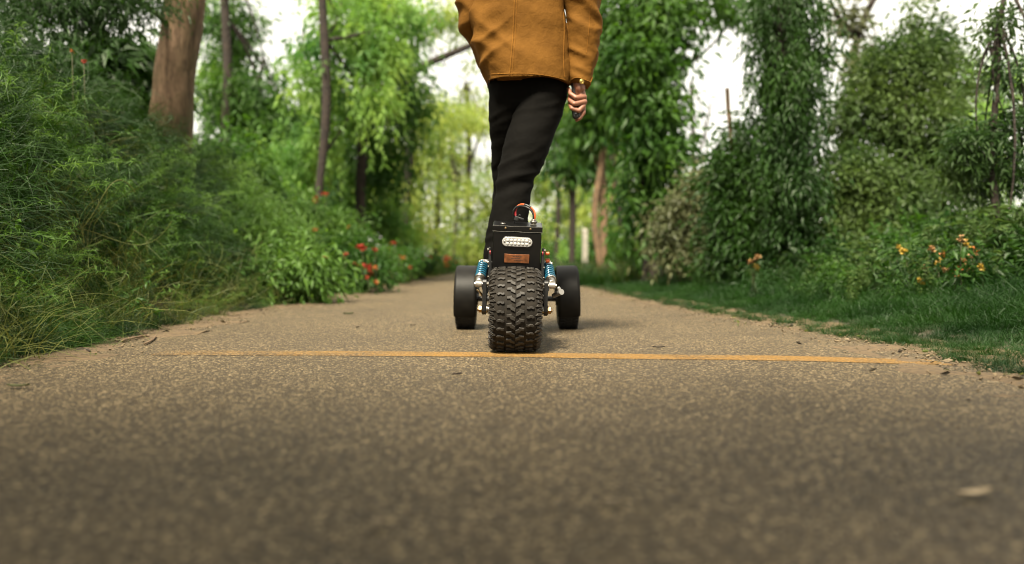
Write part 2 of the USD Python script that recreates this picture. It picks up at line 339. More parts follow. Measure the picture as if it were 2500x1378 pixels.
xs = np.unique(np.r_[-400, -150, -60, -30, -20, np.arange(-14, -4, 0.5), np.arange(-4, 4, 0.09), np.arange(4, 14, 0.5), 20, 30, 60, 150, 400])
ys = np.unique(np.r_[-300, -60, -20, np.arange(-8, 2, 0.5), np.arange(2, 12, 0.12), np.arange(12, 40, 0.5), np.arange(40, 70, 2), 100, 200, 500])
gx, gy = np.meshgrid(xs, ys, indexing='ij')
gz = ground_h(gx, gy)
def grid_faces(a, b):
    i, j = np.meshgrid(np.arange(a - 1), np.arange(b - 1), indexing='ij')
    q = np.stack([i * b + j, (i + 1) * b + j, (i + 1) * b + j + 1, i * b + j + 1], -1).reshape(-1, 4)
    return np.vstack([q[:, [0, 1, 2]], q[:, [0, 2, 3]]])
obj('ground', (np.stack([gx, gy, gz], -1).reshape(-1, 3), grid_faces(*gx.shape)), M['soil'], smooth=True, label='dark soil under the grass on both sides of the path', kind='structure')

py_ = np.unique(np.r_[np.arange(-6, 0.4, 0.2), np.arange(0.4, 6, 0.03), np.arange(6, 16, 0.1), np.arange(16, 60, 0.5)])
u = np.linspace(0, 1, 90)
yy, uu = np.meshgrid(py_, u, indexing='ij')
xl, xr = x_left(py_) + ragged(0.3, py_), x_right(py_) + ragged(7.7, py_)
xx = xl[:, None] * (1 - uu) + xr[:, None] * uu
def path_h(x, y):
    return 0.004 * (meshkit.fbm(np.stack([x * 2.2, y * 2.2, x * 0], -1), 3, 9) - 0.5) * 2 * 0.5
zz = path_h(xx, yy)
obj('path', (np.stack([xx, yy, zz], -1).reshape(-1, 3), grid_faces(*xx.shape)[:, ::-1]), M['asphalt'], smooth=True, label='brownish worn asphalt path leading between the trees', kind='structure')

# ragged sandy strips along both edges of the path
for side, name in ((-1, 'dirt_edge'), (1, 'dirt_edge')):
    yb = np.r_[np.arange(1.2, 10, 0.03), np.arange(10, 40, 0.2)]
    e = x_left(yb) if side < 0 else x_right(yb)
    NV = 22
    vv = np.linspace(0, 1, NV)
    X = (e - side * 0.34)[:, None] * (1 - vv) + (e + side * 0.24)[:, None] * vv
    Y = np.repeat(yb[:, None], NV, 1)
    th = 0.030 * (meshkit.fbm(np.stack([X * 6, Y * 6, X * 0 + side], -1), 5, 8) - (0.74 if side < 0 else 0.80) + 0.42 * vv[None, :])      # grit lies in ragged patches, thicker outwards
    Z = np.maximum(path_h(X, Y), ground_h(X, Y)) + 0.004 + np.clip(th, -0.012, 0.02)
    fc = grid_faces(*X.shape)
    obj(name, (np.stack([X, Y, Z], -1).reshape(-1, 3), fc if side > 0 else fc[:, ::-1]), M['dirt'], smooth=True,
        label='sandy dirt strip along the left edge of the path' if side < 0 else 'sandy dirt strip along the right edge of the path', kind='structure')

# the painted line across the path
lp = np.array([at(385, 862, 1), at(800, 864, 1), at(1250, 867.5, 1), at(1700, 873, 1), at(2100, 880.5, 1), at(2300, 886, 1)])
gp = []
for q in lp:
    d = q - [0, 0, CAM_H]
    gp.append(np.array([0, 0, CAM_H]) + d * (CAM_H / -d[2]))
gp = spline(np.array(gp), 140)
hw = 0.075 * (1 + 0.10 * (meshkit.fbm(np.stack([gp[:, 0] * 6, gp[:, 1] * 0, gp[:, 0] * 0], -1), 4, 2) - .5) * 2)
hw2 = 0.075 * (1 + 0.10 * (meshkit.fbm(np.stack([gp[:, 0] * 6, gp[:, 1] * 0 + 9, gp[:, 0] * 0], -1), 4, 2) - .5) * 2)
vv = np.linspace(-1, 1, 7)
X = np.repeat(gp[:, 0][:, None], 7, 1)
Y = gp[:, 1][:, None] + np.where(vv > 0, hw[:, None] * vv, hw2[:, None] * vv)
obj('painted_line', (np.stack([X, Y, path_h(X, Y) + 0.0015], -1).reshape(-1, 3), grid_faces(*X.shape)), M['paint'], smooth=True,
    label='worn yellow line painted across the asphalt path in front of the fat rear tyre', cat='painted line')

# ------------------------------------------------------------------ vegetation builders
def unit(v):
    return v / (np.linalg.norm(v, axis=-1, keepdims=True) + 1e-9)
def leaf_mesh(P, D, L, Wd, rng, fold=0.3, droop=0.25):
    """Folded six-sided leaves with base P, direction D, length L, width Wd: 4 triangles each."""
    n = len(P)
    S = unit(np.cross(D, rng.normal(size=(n, 3))))
    N = np.cross(S, D)
    L, Wd = np.broadcast_to(L, (n,))[:, None], np.broadcast_to(Wd, (n,))[:, None]
    down = np.array([0, 0, -1.0])
    mid = P + D * L * 0.45
    tip = P + D * L + down * L * droop
    lft, rgt = mid - S * Wd / 2 + N * Wd * fold / 2, mid + S * Wd / 2 + N * Wd * fold / 2
    mid = mid - N * Wd * fold * 0.2
    v = np.stack([P, lft, mid, rgt, tip], 1).reshape(-1, 3)
    k = np.arange(n)[:, None, None] * 5
    f = (k + np.array([[0, 2, 1], [0, 3, 2], [1, 2, 4], [2, 3, 4]])[None]).reshape(-1, 3)
    return v, f

def crown_points(blobs, rng, clump=0.16, per=36, shell=0.55):
    """Leaf bases in clumps through ellipsoids. blobs: (centre, radii, number of leaves)."""
    P, O = [], []
    for c, r, n in blobs:
        c, r = np.asarray(c, float), np.broadcast_to(np.asarray(r, float), (3,))
        k = max(int(n / per), 3)
        d = unit(rng.normal(size=(k, 3)))
        rad = (shell + (1 - shell) * rng.random(k)) ** 0.8 * (0.72 + 0.5 * meshkit.noise(d * 2.3 + c, 4))
        cc = c + d * rad[:, None] * r
        idx = rng.integers(0, k, n)
        sc = clump * (0.6 + 0.8 * rng.random(k))
        off = rng.normal(size=(n, 3)) * sc[idx][:, None] * [1, 1, 0.75]
        P.append(cc[idx] + off)
        O.append(unit(d[idx] * 0.8 + off / (clump * 2)))
    return np.vstack(P), np.vstack(O)

def foliage(blobs, seed, L=0.12, Wd=0.045, droop=0.7, clump=0.16, per=36, shell=0.5, wild=0.6):
    rng = np.random.default_rng(seed)
    P, O = crown_points(blobs, rng, clump, per, shell)
    D = unit(O * 0.7 + np.array([0, 0, -1.0]) * droop + rng.normal(size=P.shape) * wild)
    s = 0.6 + 0.8 * rng.random(len(P))
    return leaf_mesh(P, D, L * s, Wd * s, rng)

def strands(starts, lengths, seed, L=0.13, Wd=0.035, step=0.05, sway=0.12, per=2):
    """Hanging sprays: leaves along drooping shoots."""
    rng = np.random.default_rng(seed)
    P, D = [], []
    for s, ln in zip(starts, lengths):
        n = max(int(ln / step), 3)
        t = np.linspace(0, 1, n)
        out = unit(rng.normal(size=3) * [1, 1, 0.1])
        pts = s + out * (sway * np.sin(t * 1.6))[:, None] + np.stack([t * 0, t * 0, -ln * t], 1) + rng.normal(size=(n, 3)) * 0.012
        for _ in range(per):
            P.append(pts)
            D.append(unit(np.stack([rng.normal(size=n), rng.normal(size=n), -0.9 - rng.random(n)], 1)))
    P, D = np.vstack(P), np.vstack(D)
    s = 0.6 + 0.7 * rng.random(len(P))
    return leaf_mesh(P, D, L * s, Wd * s, rng, droop=0.15)

def bark_tube(pts, radii, sides=14, seed=0, amp=0.12, n=None):
    pr = spline(np.c_[np.asarray(pts, float), np.broadcast_to(radii, (len(pts),))], n or max(12, 6 * len(pts)))
    v, f = tube(pr[:, :3], pr[:, 3], sides)
    k = len(pr) * sides
    c = np.repeat(pr[:, :3], sides, 0)
    d = v[:k] - c
    v[:k] = c + d * (1 + amp * 2 * (meshkit.fbm(v[:k] * [9, 9, 2.5], 4, seed) - 0.5))[:, None]
    return v, f

def twigs(base, ends, r0, seed, r1=0.004):
    rng = np.random.default_rng(seed)
    out = []
    for e in ends:
        b = np.asarray(base if np.ndim(base) == 1 else base[rng.integers(len(base))], float)
        mid = (b + e) / 2 + rng.normal(size=3) * np.linalg.norm(e - b) * 0.08
        pr = spline(np.array([np.r_[b, r0], np.r_[mid, (r0 + r1) / 2], np.r_[e, r1]]), 7)
        out.append(tube(pr[:, :3], pr[:, 3], 5))
    return cat_(out)

def blob(px, py, D, rpx, rpy, n, depth=1.0):
    """An ellipsoid that stands at depth D over photo pixel (px, py)."""
    rpx, rpy = rpx * 0.84, rpy * 0.84
    return (at(px, py, D), (rpx / F * D, depth * (rpx + rpy) / 2 / F * D, rpy / F * D), n)

def tree(name, label, trunks, blobs, seed, crown_mat, bark, leaf=None, vines=None, group=None, cat='tree', vine_mat=None):
    b0 = trunks[0][0][0]
    t = thing(name, label, cat, b0, group)
    obj('trunk', cat_([bark_tube(p, r, 12 if len(p) < 4 else 16, seed + i) for i, (p, r) in enumerate(trunks)]), M[bark], t, smooth=True)
    lf = dict(L=0.13, Wd=0.045, droop=0.7, clump=0.16)
    lf.update(leaf or {})
    if blobs:
        tb = trunks[0][0]
        ends = [np.asarray(b[0]) for b in blobs]
        for q, e in enumerate(ends):
            obj('branch', twigs(np.asarray(tb[len(tb) // 2:]), [e], min(trunks[0][1][-1] * 0.5 + 0.006, 0.03), seed + 50 + q), M[bark], t, smooth=True)
        obj('crown', foliage(blobs, seed + 100, **lf), M[crown_mat], t)
    if vines is not None:
        obj('climbing_vine', vines, M[vine_mat or crown_mat], t)
    return t

# ------------------------------------------------------------------ grasses and weeds
def proto_scope(path):
    return path + '/tuft'
def instancer(name, protos, pos, idx, rot, scale, label, cat=None, kind='stuff'):
    path = numbered('/World', name)
    pi = UsdGeom.PointInstancer.Define(stage, path)
    rel = pi.CreatePrototypesRel()
    for k, (pname, mesh, m) in enumerate(protos):
        ORIGIN[path] = np.zeros(3)
        rel.AddTarget(obj(pname, mesh, m, path))
    pi.CreatePositionsAttr(Vt.Vec3fArray.FromNumpy(np.asarray(pos, np.float32)))
    pi.CreateProtoIndicesAttr(Vt.IntArray.FromNumpy(np.asarray(idx, np.int32)))
    q = Vt.QuathArray([Gf.Quath(float(a), Gf.Vec3h(float(b), float(c), float(d))) for a, b, c, d in rot])
    pi.CreateOrientationsAttr(q)
    pi.CreateScalesAttr(Vt.Vec3fArray.FromNumpy(np.repeat(np.asarray(scale, np.float32)[:, None], 3, 1)))
    data(pi.GetPrim(), label, cat, None, kind)
    return path
def quat_tilt(yaw, tx, ty):
    """Quaternions of a yaw followed by a tilt vector in the xy plane."""
    ang = np.hypot(tx, ty) + 1e-9
    ax, ay = tx / ang, ty / ang
    c, s = np.cos(ang / 2), np.sin(ang / 2)
    cz, sz = np.cos(yaw / 2), np.sin(yaw / 2)
    return np.stack([c * cz, s * (ax * cz + ay * sz), s * (ay * cz - ax * sz), c * sz], 1)

def tuft(seed, n, h, spread, width, curl, segs=4, lean=0.5):
    """Curved blades that rise from a small patch, lean outwards and curl over."""
    rng = np.random.default_rng(seed)
    a = rng.random(n) * 2 * PI
    r = spread * np.sqrt(rng.random(n))
    base = np.stack([r * np.cos(a), r * np.sin(a), -0.03 + 0 * r], 1)
    a2 = a + rng.normal(size=n) * 1.1
    ln = h * (0.45 + 0.75 * rng.random(n))
    e0 = 1.45 - lean * rng.random(n) * 1.2
    pts = [base]
    el, az = e0.copy(), a2.copy()
    kink = rng.normal(size=n) * 1.5
    for k in range(segs):
        d = np.stack([np.cos(el) * np.cos(az), np.cos(el) * np.sin(az), np.sin(el)], 1)
        pts.append(pts[-1] + d * (ln / segs)[:, None])
        el = el - curl * (0.4 + rng.random(n)) * (1.6 / segs)
        az = az + kink * 0.45 + rng.normal(size=n) * 0.3
    pts = np.stack(pts, 1)
    side = np.stack([-np.sin(a2), np.cos(a2), 0 * a2], 1)
    wd = width * (0.6 + 0.8 * rng.random(n))
    prof = np.linspace(1, 0.25, segs + 1)
    v = np.stack([pts - side[:, None] * (wd[:, None] * prof / 2)[:, :, None], pts + side[:, None] * (wd[:, None] * prof / 2)[:, :, None]], 2)
    K = (segs + 1) * 2
    q = np.array([[2 * i, 2 * i + 1, 2 * i + 3, 2 * i + 2] for i in range(segs)])
    q = np.vstack([q[:, [0, 1, 2]], q[:, [0, 2, 3]]])
    return v.reshape(-1, 3), (np.arange(n)[:, None, None] * K + q[None]).reshape(-1, 3)

rng = np.random.default_rng(11)
def scatter_left(n, t0, t1, y0, y1, power=1.0):
    y = y0 + (y1 - y0) * rng.random(n) ** 1.25
    t = t0 + (t1 - t0) * rng.random(n) ** power
    x = x_left(y) - t
    return np.stack([x, y, ground_h(x, y)], 1), t
def tilt_left(n, amount):
    # weeds on the slope lean over towards the path
    return quat_tilt(rng.random(n) * 2 * PI, rng.normal(size=n) * 0.5 - 0.05, amount * 0.7 + rng.normal(size=n) * 0.5)

P, T = scatter_left(3600, -0.03, 2.6, 2.2, 12.5, 1.25)
lump = meshkit.fbm(P * [1.9, 1.9, 1.9], 3, 77)
sc = (0.30 + 0.85 * sstep(0.0, 0.7, T)) * (0.42 + 0.40 * rng.random(len(P)) + 2.6 * np.clip(lump - 0.42, 0, 1)) * (1 - 0.25 * sstep(8, 12, P[:, 1]))
instancer('tall_weeds', [('weed_tuft', tuft(20 + k, 130, 0.48, 0.12, 0.0042, 1.45, 6, 0.7), M['fern']) for k in range(5)], P, rng.integers(0, 5, len(P)), tilt_left(len(P), 0.35), sc,
          'thick wispy green weeds covering the bank left of the path')
P, T = scatter_left(420, 0.02, 2.2, 2.3, 9.5, 1.2)
keep = meshkit.fbm(P * [1.2, 0.8, 1.2], 3, 31) > 0.36
P, T = P[keep], T[keep]
instancer('straw_weeds', [('straw_tuft', tuft(40 + k, 46, 0.55, 0.16, 0.0038, 1.3, 6), M['straw']) for k in range(3)], P, rng.integers(0, 3, len(P)), tilt_left(len(P), 0.45), 0.6 + 0.5 * rng.random(len(P)),
          'dry straw coloured stems tangled through the weeds on the left bank')

def plume(seed, n, h, twig=0.05):
    """A bunch of feathery stems: each a bent stalk set with many fine short side shoots."""
    r = np.random.default_rng(seed)
    out = []
    for k in range(n):
        a = r.random() * 2 * PI
        ln = h * (0.6 + 0.6 * r.random())
        t = np.linspace(0, 1, 9)
        lean = 0.25 + 0.6 * r.random()
        c = np.stack([np.cos(a) * lean * ln * t ** 1.6, np.sin(a) * lean * ln * t ** 1.6, ln * t * (1 - 0.32 * lean * t)], 1) + np.r_[r.normal(size=2) * 0.05, -0.03]
        c[1:] += np.cumsum(r.normal(size=(8, 3)) * 0.008, 0)
        out.append(tube(c, np.linspace(0.0020, 0.0008, 9), 3, False))
        m = 95
        q = 0.15 + 0.85 * r.random(m)
        b = np.stack([np.interp(q, t, c[:, i]) for i in range(3)], 1)
        d = unit(r.normal(size=(m, 3)) * [1, 1, 0.6] + [0, 0, 0.35])
        out.append(leaf_mesh(b, d, twig * (0.5 + r.random(m)) * (1.15 - 0.6 * q), 0.0036, r, 0.2, 0.35))
    return cat_(out)
P, T = scatter_left(1050, 0.12, 2.3, 2.4, 11.5, 1.2)
instancer('feathery_weeds', [('plume_tuft', plume(120 + k, 6, 0.50, 0.085), M['fern'] if k < 3 else M['wispy']) for k in range(5)], P, rng.integers(0, 5, len(P)), tilt_left(len(P), 0.35), (0.45 + 0.5 * sstep(0, 0.7, T)) * (0.7 + 0.6 * rng.random(len(P))),
          'feathery wild greenery mixed through the weeds on the left bank')
def sprig(seed, n, h, L, Wd):
    """A leafy low plant: a few stems with real leaves."""
    r = np.random.default_rng(seed)
    out = []
    for k in range(n):
        a = r.random() * 2 * PI
        e = np.array([math.cos(a), math.sin(a), 0]) * h * (0.2 + 0.5 * r.random()) + [0, 0, h * (0.6 + 0.6 * r.random())]
        t = np.linspace(0, 1, 6)
        c = np.stack([e[0] * t ** 1.4, e[1] * t ** 1.4, e[2] * t - 0.02], 1)
        out.append(tube(c, np.linspace(0.003, 0.001, 6), 3, False))
        m = 22
        q = 0.2 + 0.8 * r.random(m)
        b = np.stack([np.interp(q, t, c[:, i]) for i in range(3)], 1)
        s = 0.6 + 0.8 * r.random(m)
        out.append(leaf_mesh(b, unit(r.normal(size=(m, 3)) * [1, 1, 0.5]), L * s, Wd * s, r, 0.3, 0.25))
    return cat_(out)

def scatter_right(n, t0, t1, y0, y1, power=1.0, yp=1.3):
    y = y0 + (y1 - y0) * rng.random(n) ** yp
    t = t0 + (t1 - t0) * rng.random(n) ** power
    x = x_right(y) + t
    return np.stack([x, y, ground_h(x, y)], 1), t
P, T = scatter_right(5600, -0.06, 3.2, 2.0, 15.0, 1.2)
sc = (0.33 + 0.75 * sstep(0.0, 1.3, T)) * (0.75 + 0.5 * rng.random(len(P)))
rot = quat_tilt(rng.random(len(P)) * 2 * PI, rng.normal(size=len(P)) * 0.15, rng.normal(size=len(P)) * 0.15)
instancer('verge_grass', [('grass_tuft', tuft(60 + k, 120, 0.17, 0.11, 0.0050, 1.0, 4), M['turf']) for k in range(4)], P, rng.integers(0, 4, len(P)), rot, sc,
          'green grass verge along the right side of the path')
P, T = scatter_right(700, 0.50, 2.6, 2.5, 8.0, 0.9, 1.15)
rot = quat_tilt(rng.random(len(P)) * 2 * PI, rng.normal(size=len(P)) * 0.2, rng.normal(size=len(P)) * 0.2)
instancer('long_grass', [('long_grass_tuft', tuft(80 + k, 70, 0.40, 0.10, 0.0055, 1.25, 5), M['turf']) for k in range(3)], P, rng.integers(0, 3, len(P)), rot, (0.55 + 0.6 * rng.random(len(P))) * (0.5 + 0.6 * sstep(0.5, 1.6, T)),
          'long arching grass under the shrubs at the right')
P, T = scatter_right(760, 0.75, 3.2, 4.6, 12.0, 0.9, 1.1)
T2 = T - 0.25 * np.sin(P[:, 1] * 2.1) - 0.2 * np.sin(P[:, 1] * 5.3 + 1)
P, T2 = P[T2 > 0.75], T2[T2 > 0.75]
instancer('undergrowth', [('leafy_sprig', sprig(140 + k, 9, 0.40, 0.05, 0.019), M[('dark', 'grey', 'dark', 'mid')[k]]) for k in range(4)], P, rng.integers(0, 4, len(P)), quat_tilt(rng.random(len(P)) * 6.3, rng.normal(size=len(P)) * 0.2, rng.normal(size=len(P)) * 0.2), (0.45 + 0.75 * sstep(0.7, 1.8, T2)) * (0.7 + 0.6 * rng.random(len(P))),
          'dark leafy undergrowth between the right verge and the shrubs')
P, T = scatter_left(110, 0.1, 2.4, 2.6, 12.0, 1.1)
instancer('leafy_weeds', [('leafy_sprig', sprig(150 + k, 5, 0.36, 0.05, 0.016), M[('mid', 'wispy', 'dark')[k]]) for k in range(3)], P, rng.integers(0, 3, len(P)), tilt_left(len(P), 0.3), 0.6 + 0.7 * rng.random(len(P)),
          'small leafy plants scattered through the weeds on the left bank')
# low growth along both sides farther off
yq = 11 + 36 * rng.random(2600) ** 1.2
sd = rng.random(len(yq)) < 0.5
tq = 0.05 + 7 * rng.random(len(yq)) ** 1.6
xq = np.where(sd, x_left(yq) - tq, x_right(yq) + tq)
P = np.stack([xq, yq, ground_h(xq, yq)], 1)
rot = quat_tilt(rng.random(len(P)) * 2 * PI, rng.normal(size=len(P)) * 0.15, rng.normal(size=len(P)) * 0.15)
instancer('far_grass', [('far_tuft', tuft(90 + k, 60, 0.40, 0.28, 0.013, 0.9, 3), M['turf' if k else 'straw']) for k in range(3)], P, rng.integers(0, 3, len(P)), rot, 0.6 + 0.6 * rng.random(len(P)),
          'blurred green undergrowth beside the far path')

# pebbles and grit along the edges
def pebble(seed):
    m = trimesh.creation.icosphere(1, 0.005)
    m.vertices *= 0.7 + 0.6 * meshkit.noise(m.vertices * 220 + seed, seed)[:, None]
    m.vertices *= [1.2, 1.0, 0.7]
    return m
n = 5200
yq = 1.3 + 8.5 * rng.random(n) ** 1.3
sd = rng.random(n) < 0.5
off = np.abs(rng.normal(size=n)) * 0.13 - 0.05
xq = np.where(sd, x_left(yq) + off, x_right(yq) - off)
P = np.stack([xq, yq, np.maximum(path_h(xq, yq), 0) + 0.0045], 1)
instancer('gravel', [('pebble', pebble(k), M['pebble']) for k in range(4)], P, rng.integers(0, 4, n), quat_tilt(rng.random(n) * 6.3, rng.normal(size=n) * 0.4, rng.normal(size=n) * 0.4), 0.35 + 0.9 * rng.random(n) ** 2,
          'loose sandy grit along the edges of the path')

n = 900
yq = 0.8 + 7 * rng.random(n) ** 1.2
xq = x_left(yq) + (x_right(yq) - x_left(yq)) * rng.random(n)
P = np.stack([xq, yq, path_h(xq, yq) + 0.0008], 1)
instancer('loose_grit', [('grit', pebble(20 + k), M['pebble' if k else 'soil']) for k in range(3)], P, rng.integers(0, 3, n), quat_tilt(rng.random(n) * 6.3, rng.normal(size=n) * 0.3, rng.normal(size=n) * 0.3), 0.2 + 0.5 * rng.random(n) ** 3,
          'tiny loose stones scattered over the asphalt')

# fallen leaves and bits along both edges
def litter(seed):
    r = np.random.default_rng(seed)
    return leaf_mesh(np.array([[-0.02, 0, 0.003]]), np.array([[1.0, 0, 0.12]]), 0.045, 0.02, r, 0.35, 0.12)
n = 420
yq = 1.6 + 9 * rng.random(n) ** 1.2
sd = rng.random(n) < 0.5
off = np.abs(rng.normal(size=n)) * 0.20 - 0.10
xq = np.where(sd, x_left(yq) + off, x_right(yq) - off)
P = np.stack([xq, yq, np.maximum(path_h(xq, yq), ground_h(xq, yq)) + 0.006], 1)
instancer('leaf_litter', [('litter_leaf', litter(k), M[('rust', 'soil', 'chip', 'straw')[k]]) for k in range(4)], P, rng.integers(0, 4, n), quat_tilt(rng.random(n) * 6.3, rng.normal(size=n) * 0.3, rng.normal(size=n) * 0.3), 0.3 + 0.7 * rng.random(n) ** 1.5,
          'dry leaf litter scattered along both edges of the path')

# ------------------------------------------------------------------ trees, shrubs, flowers
def pts(D, *q):
    return [at(a, b, D) for a, b in q]
def px(r, D):
    return [x / F * D for x in r]
def down(p):
    """The trunk's foot carried down to the ground."""
    p = [np.asarray(q, float) for q in p]
    g = float(ground_h(p[0][0], p[0][1])) - 0.05
    if p[0][2] > g + 0.02:
        p = [np.array([p[0][0], p[0][1], g])] + p
    else:
        p[0][2] = g
    return p
def trunk(D, q, r):
    p = down(pts(D, *q))
    r = px(r, D)
    return p, [r[0] * 1.15] * (len(p) - len(r)) + list(r)

# the thick brown trunk on the left bank
D = 7.0
tree('broad_tree', 'tree with a thick bare brown trunk standing on the weedy bank, leftmost trunk', [trunk(D, [(412, 440), (416, 340), (425, 200), (440, 90), (456, -30), (462, -180)], [56, 51, 48, 47, 46, 44]),
     (pts(D, (458, -90), (400, -160), (300, -220)), px([26, 22, 12], D)), (pts(D, (458, -90), (560, -170), (640, -240)), px([28, 20, 10], D))],
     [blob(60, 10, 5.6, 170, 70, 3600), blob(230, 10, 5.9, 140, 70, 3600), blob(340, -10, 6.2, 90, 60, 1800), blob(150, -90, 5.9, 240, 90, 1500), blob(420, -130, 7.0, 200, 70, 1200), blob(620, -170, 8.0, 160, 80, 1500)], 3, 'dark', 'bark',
     dict(L=0.06, Wd=0.012, droop=0.6, clump=0.12, wild=1.0, shell=0.2))
BEHIND = np.array([0.0, 0.75, 0.0])
def back(bl):
    return [(np.asarray(c) + BEHIND, r, n) for c, r, n in bl]
def shrub(name, label, base_px, D, blobs, seed, m, leaf=None, stems=5, bark='bark_dark', cat='shrub', group=None, sr=0.012):
    x = at(base_px, 640, D)[0]
    b = np.array([x, D, float(ground_h(x, D))])
    t = thing(name, label, cat, b, group)
    lf = dict(L=0.09, Wd=0.035, droop=0.25, clump=0.13)
    lf.update(leaf or {})
    r = np.random.default_rng(seed)
    ends = [np.asarray(q[0]) + r.normal(size=3) * np.asarray(q[1]) * 0.35 for q in blobs for _ in range(max(1, stems // len(blobs)))]
    bs = np.stack([b + np.r_[r.normal(size=2) * 0.10, -0.03] for _ in range(5)])
    obj('stem', twigs(bs, ends, sr, seed + 3), M[bark], t, smooth=True)
    obj('foliage', foliage(blobs, seed + 9, **lf), M[m], t)
    return t
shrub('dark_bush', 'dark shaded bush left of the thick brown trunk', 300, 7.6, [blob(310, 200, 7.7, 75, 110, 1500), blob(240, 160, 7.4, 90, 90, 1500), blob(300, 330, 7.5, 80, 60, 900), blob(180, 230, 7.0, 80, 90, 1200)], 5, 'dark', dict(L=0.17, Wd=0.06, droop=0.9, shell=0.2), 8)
shrub('feathery_bush', 'feathery green bush at the left edge of the picture high on the bank', 40, 4.9, [blob(0, 130, 4.9, 90, 110, 2600), blob(90, 190, 5.0, 90, 80, 2400), blob(30, 250, 4.7, 110, 80, 2200), blob(170, 280, 5.3, 80, 60, 1500), blob(-80, 60, 5.0, 100, 160, 1800)], 6, 'fern', dict(L=0.085, Wd=0.006, droop=0.25, wild=1.1, shell=0.15, clump=0.12), 9, 'stem', sr=0.006)

# trees along the left side, going away
D = 13.0
tree('drooping_tree', 'drooping green tree directly right of the thick brown trunk', [trunk(D, [(545, 520), (548, 350), (556, 200), (550, 40), (545, -120)], [13, 12, 11, 10, 8])],
     back([blob(535, 40, 13, 60, 80, 1500), blob(520, 210, 12.6, 70, 90, 1900), blob(625, 230, 13, 80, 50, 1300), blob(600, 330, 12.5, 95, 60, 1400), blob(690, 300, 13.3, 65, 80, 1500), blob(560, 430, 13, 85, 50, 1400), blob(520, 130, 14, 60, 60, 900)]), 21, 'mid', 'bark_dark',
     dict(L=0.13, Wd=0.04, droop=0.7, clump=0.20, wild=0.85, per=60))
D = 11.5
tree('golden_tree', 'yellow green tree with a thin dark trunk, second trunk from the left', [trunk(D, [(776, 560), (778, 480), (788, 380), (797, 240), (792, 100), (785, -60)], [11, 10, 10, 11, 10, 9])],
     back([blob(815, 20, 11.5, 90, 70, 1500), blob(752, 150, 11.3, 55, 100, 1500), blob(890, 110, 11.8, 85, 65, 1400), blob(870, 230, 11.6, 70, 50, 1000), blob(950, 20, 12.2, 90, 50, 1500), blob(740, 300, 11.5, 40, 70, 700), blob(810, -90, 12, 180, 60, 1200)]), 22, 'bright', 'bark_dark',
     dict(L=0.12, Wd=0.04, droop=0.65, clump=0.18, wild=0.9, per=60))
D = 13.2
tree('leafy_tree', 'leafy tree with a dark trunk behind the red flowering shrubs, third trunk from left', [trunk(D, [(884, 610), (880, 500), (882, 400), (888, 300), (905, 150)], [14, 12, 12, 11, 9])],
     back([blob(935, 300, 13, 70, 75, 1200), blob(905, 400, 13, 60, 60, 1100), blob(985, 200, 13.5, 65, 90, 1400), blob(845, 350, 13.4, 50, 90, 1100), blob(960, 120, 14, 70, 70, 1000)]), 23, 'mid', 'bark_dark', dict(L=0.13, Wd=0.042, droop=0.7, clump=0.2, wild=0.85, per=60))
D = 17.0
tree('limbed_tree', 'golden green tree with a bare limb reaching out behind the left sleeve', [trunk(D, [(988, 640), (992, 480), (1000, 330), (990, 180), (1000, 20)], [10, 9, 9, 8, 6]), (pts(D, (992, 185), (1040, 158), (1110, 128), (1170, 100)), px([9, 9, 8, 6], D))],
     back([blob(1000, 410, 17, 65, 70, 1500), blob(1035, 310, 17, 45, 60, 900), blob(955, 480, 16.6, 60, 60, 1100), blob(1060, 20, 17.5, 90, 22, 1100), blob(1000, 260, 17.5, 30, 60, 500), blob(1135, 50, 18, 30, 50, 420), blob(1150, 190, 18, 22, 60, 200), blob(985, 560, 17, 55, 50, 900)]), 24, 'gold', 'bark_dark',
     dict(L=0.13, Wd=0.045, droop=0.4, clump=0.24, wild=1.0, per=50))
D = 22.0
tree('slender_tree', 'slender tree with hanging golden foliage left of the trousers', [trunk(D, [(1066, 640), (1070, 500), (1075, 380), (1060, 250)], [7, 7, 6, 5])],
     [blob(1060, 270, 22, 50, 40, 900), blob(1070, 360, 22, 40, 50, 800), blob(1060, 480, 22, 50, 50, 900), blob(1120, 290, 23, 70, 28, 900), blob(1060, 570, 22, 50, 50, 800)], 25, 'gold', 'bark_dark', dict(L=0.14, Wd=0.05, droop=0.4, clump=0.28, wild=1.0, per=40))
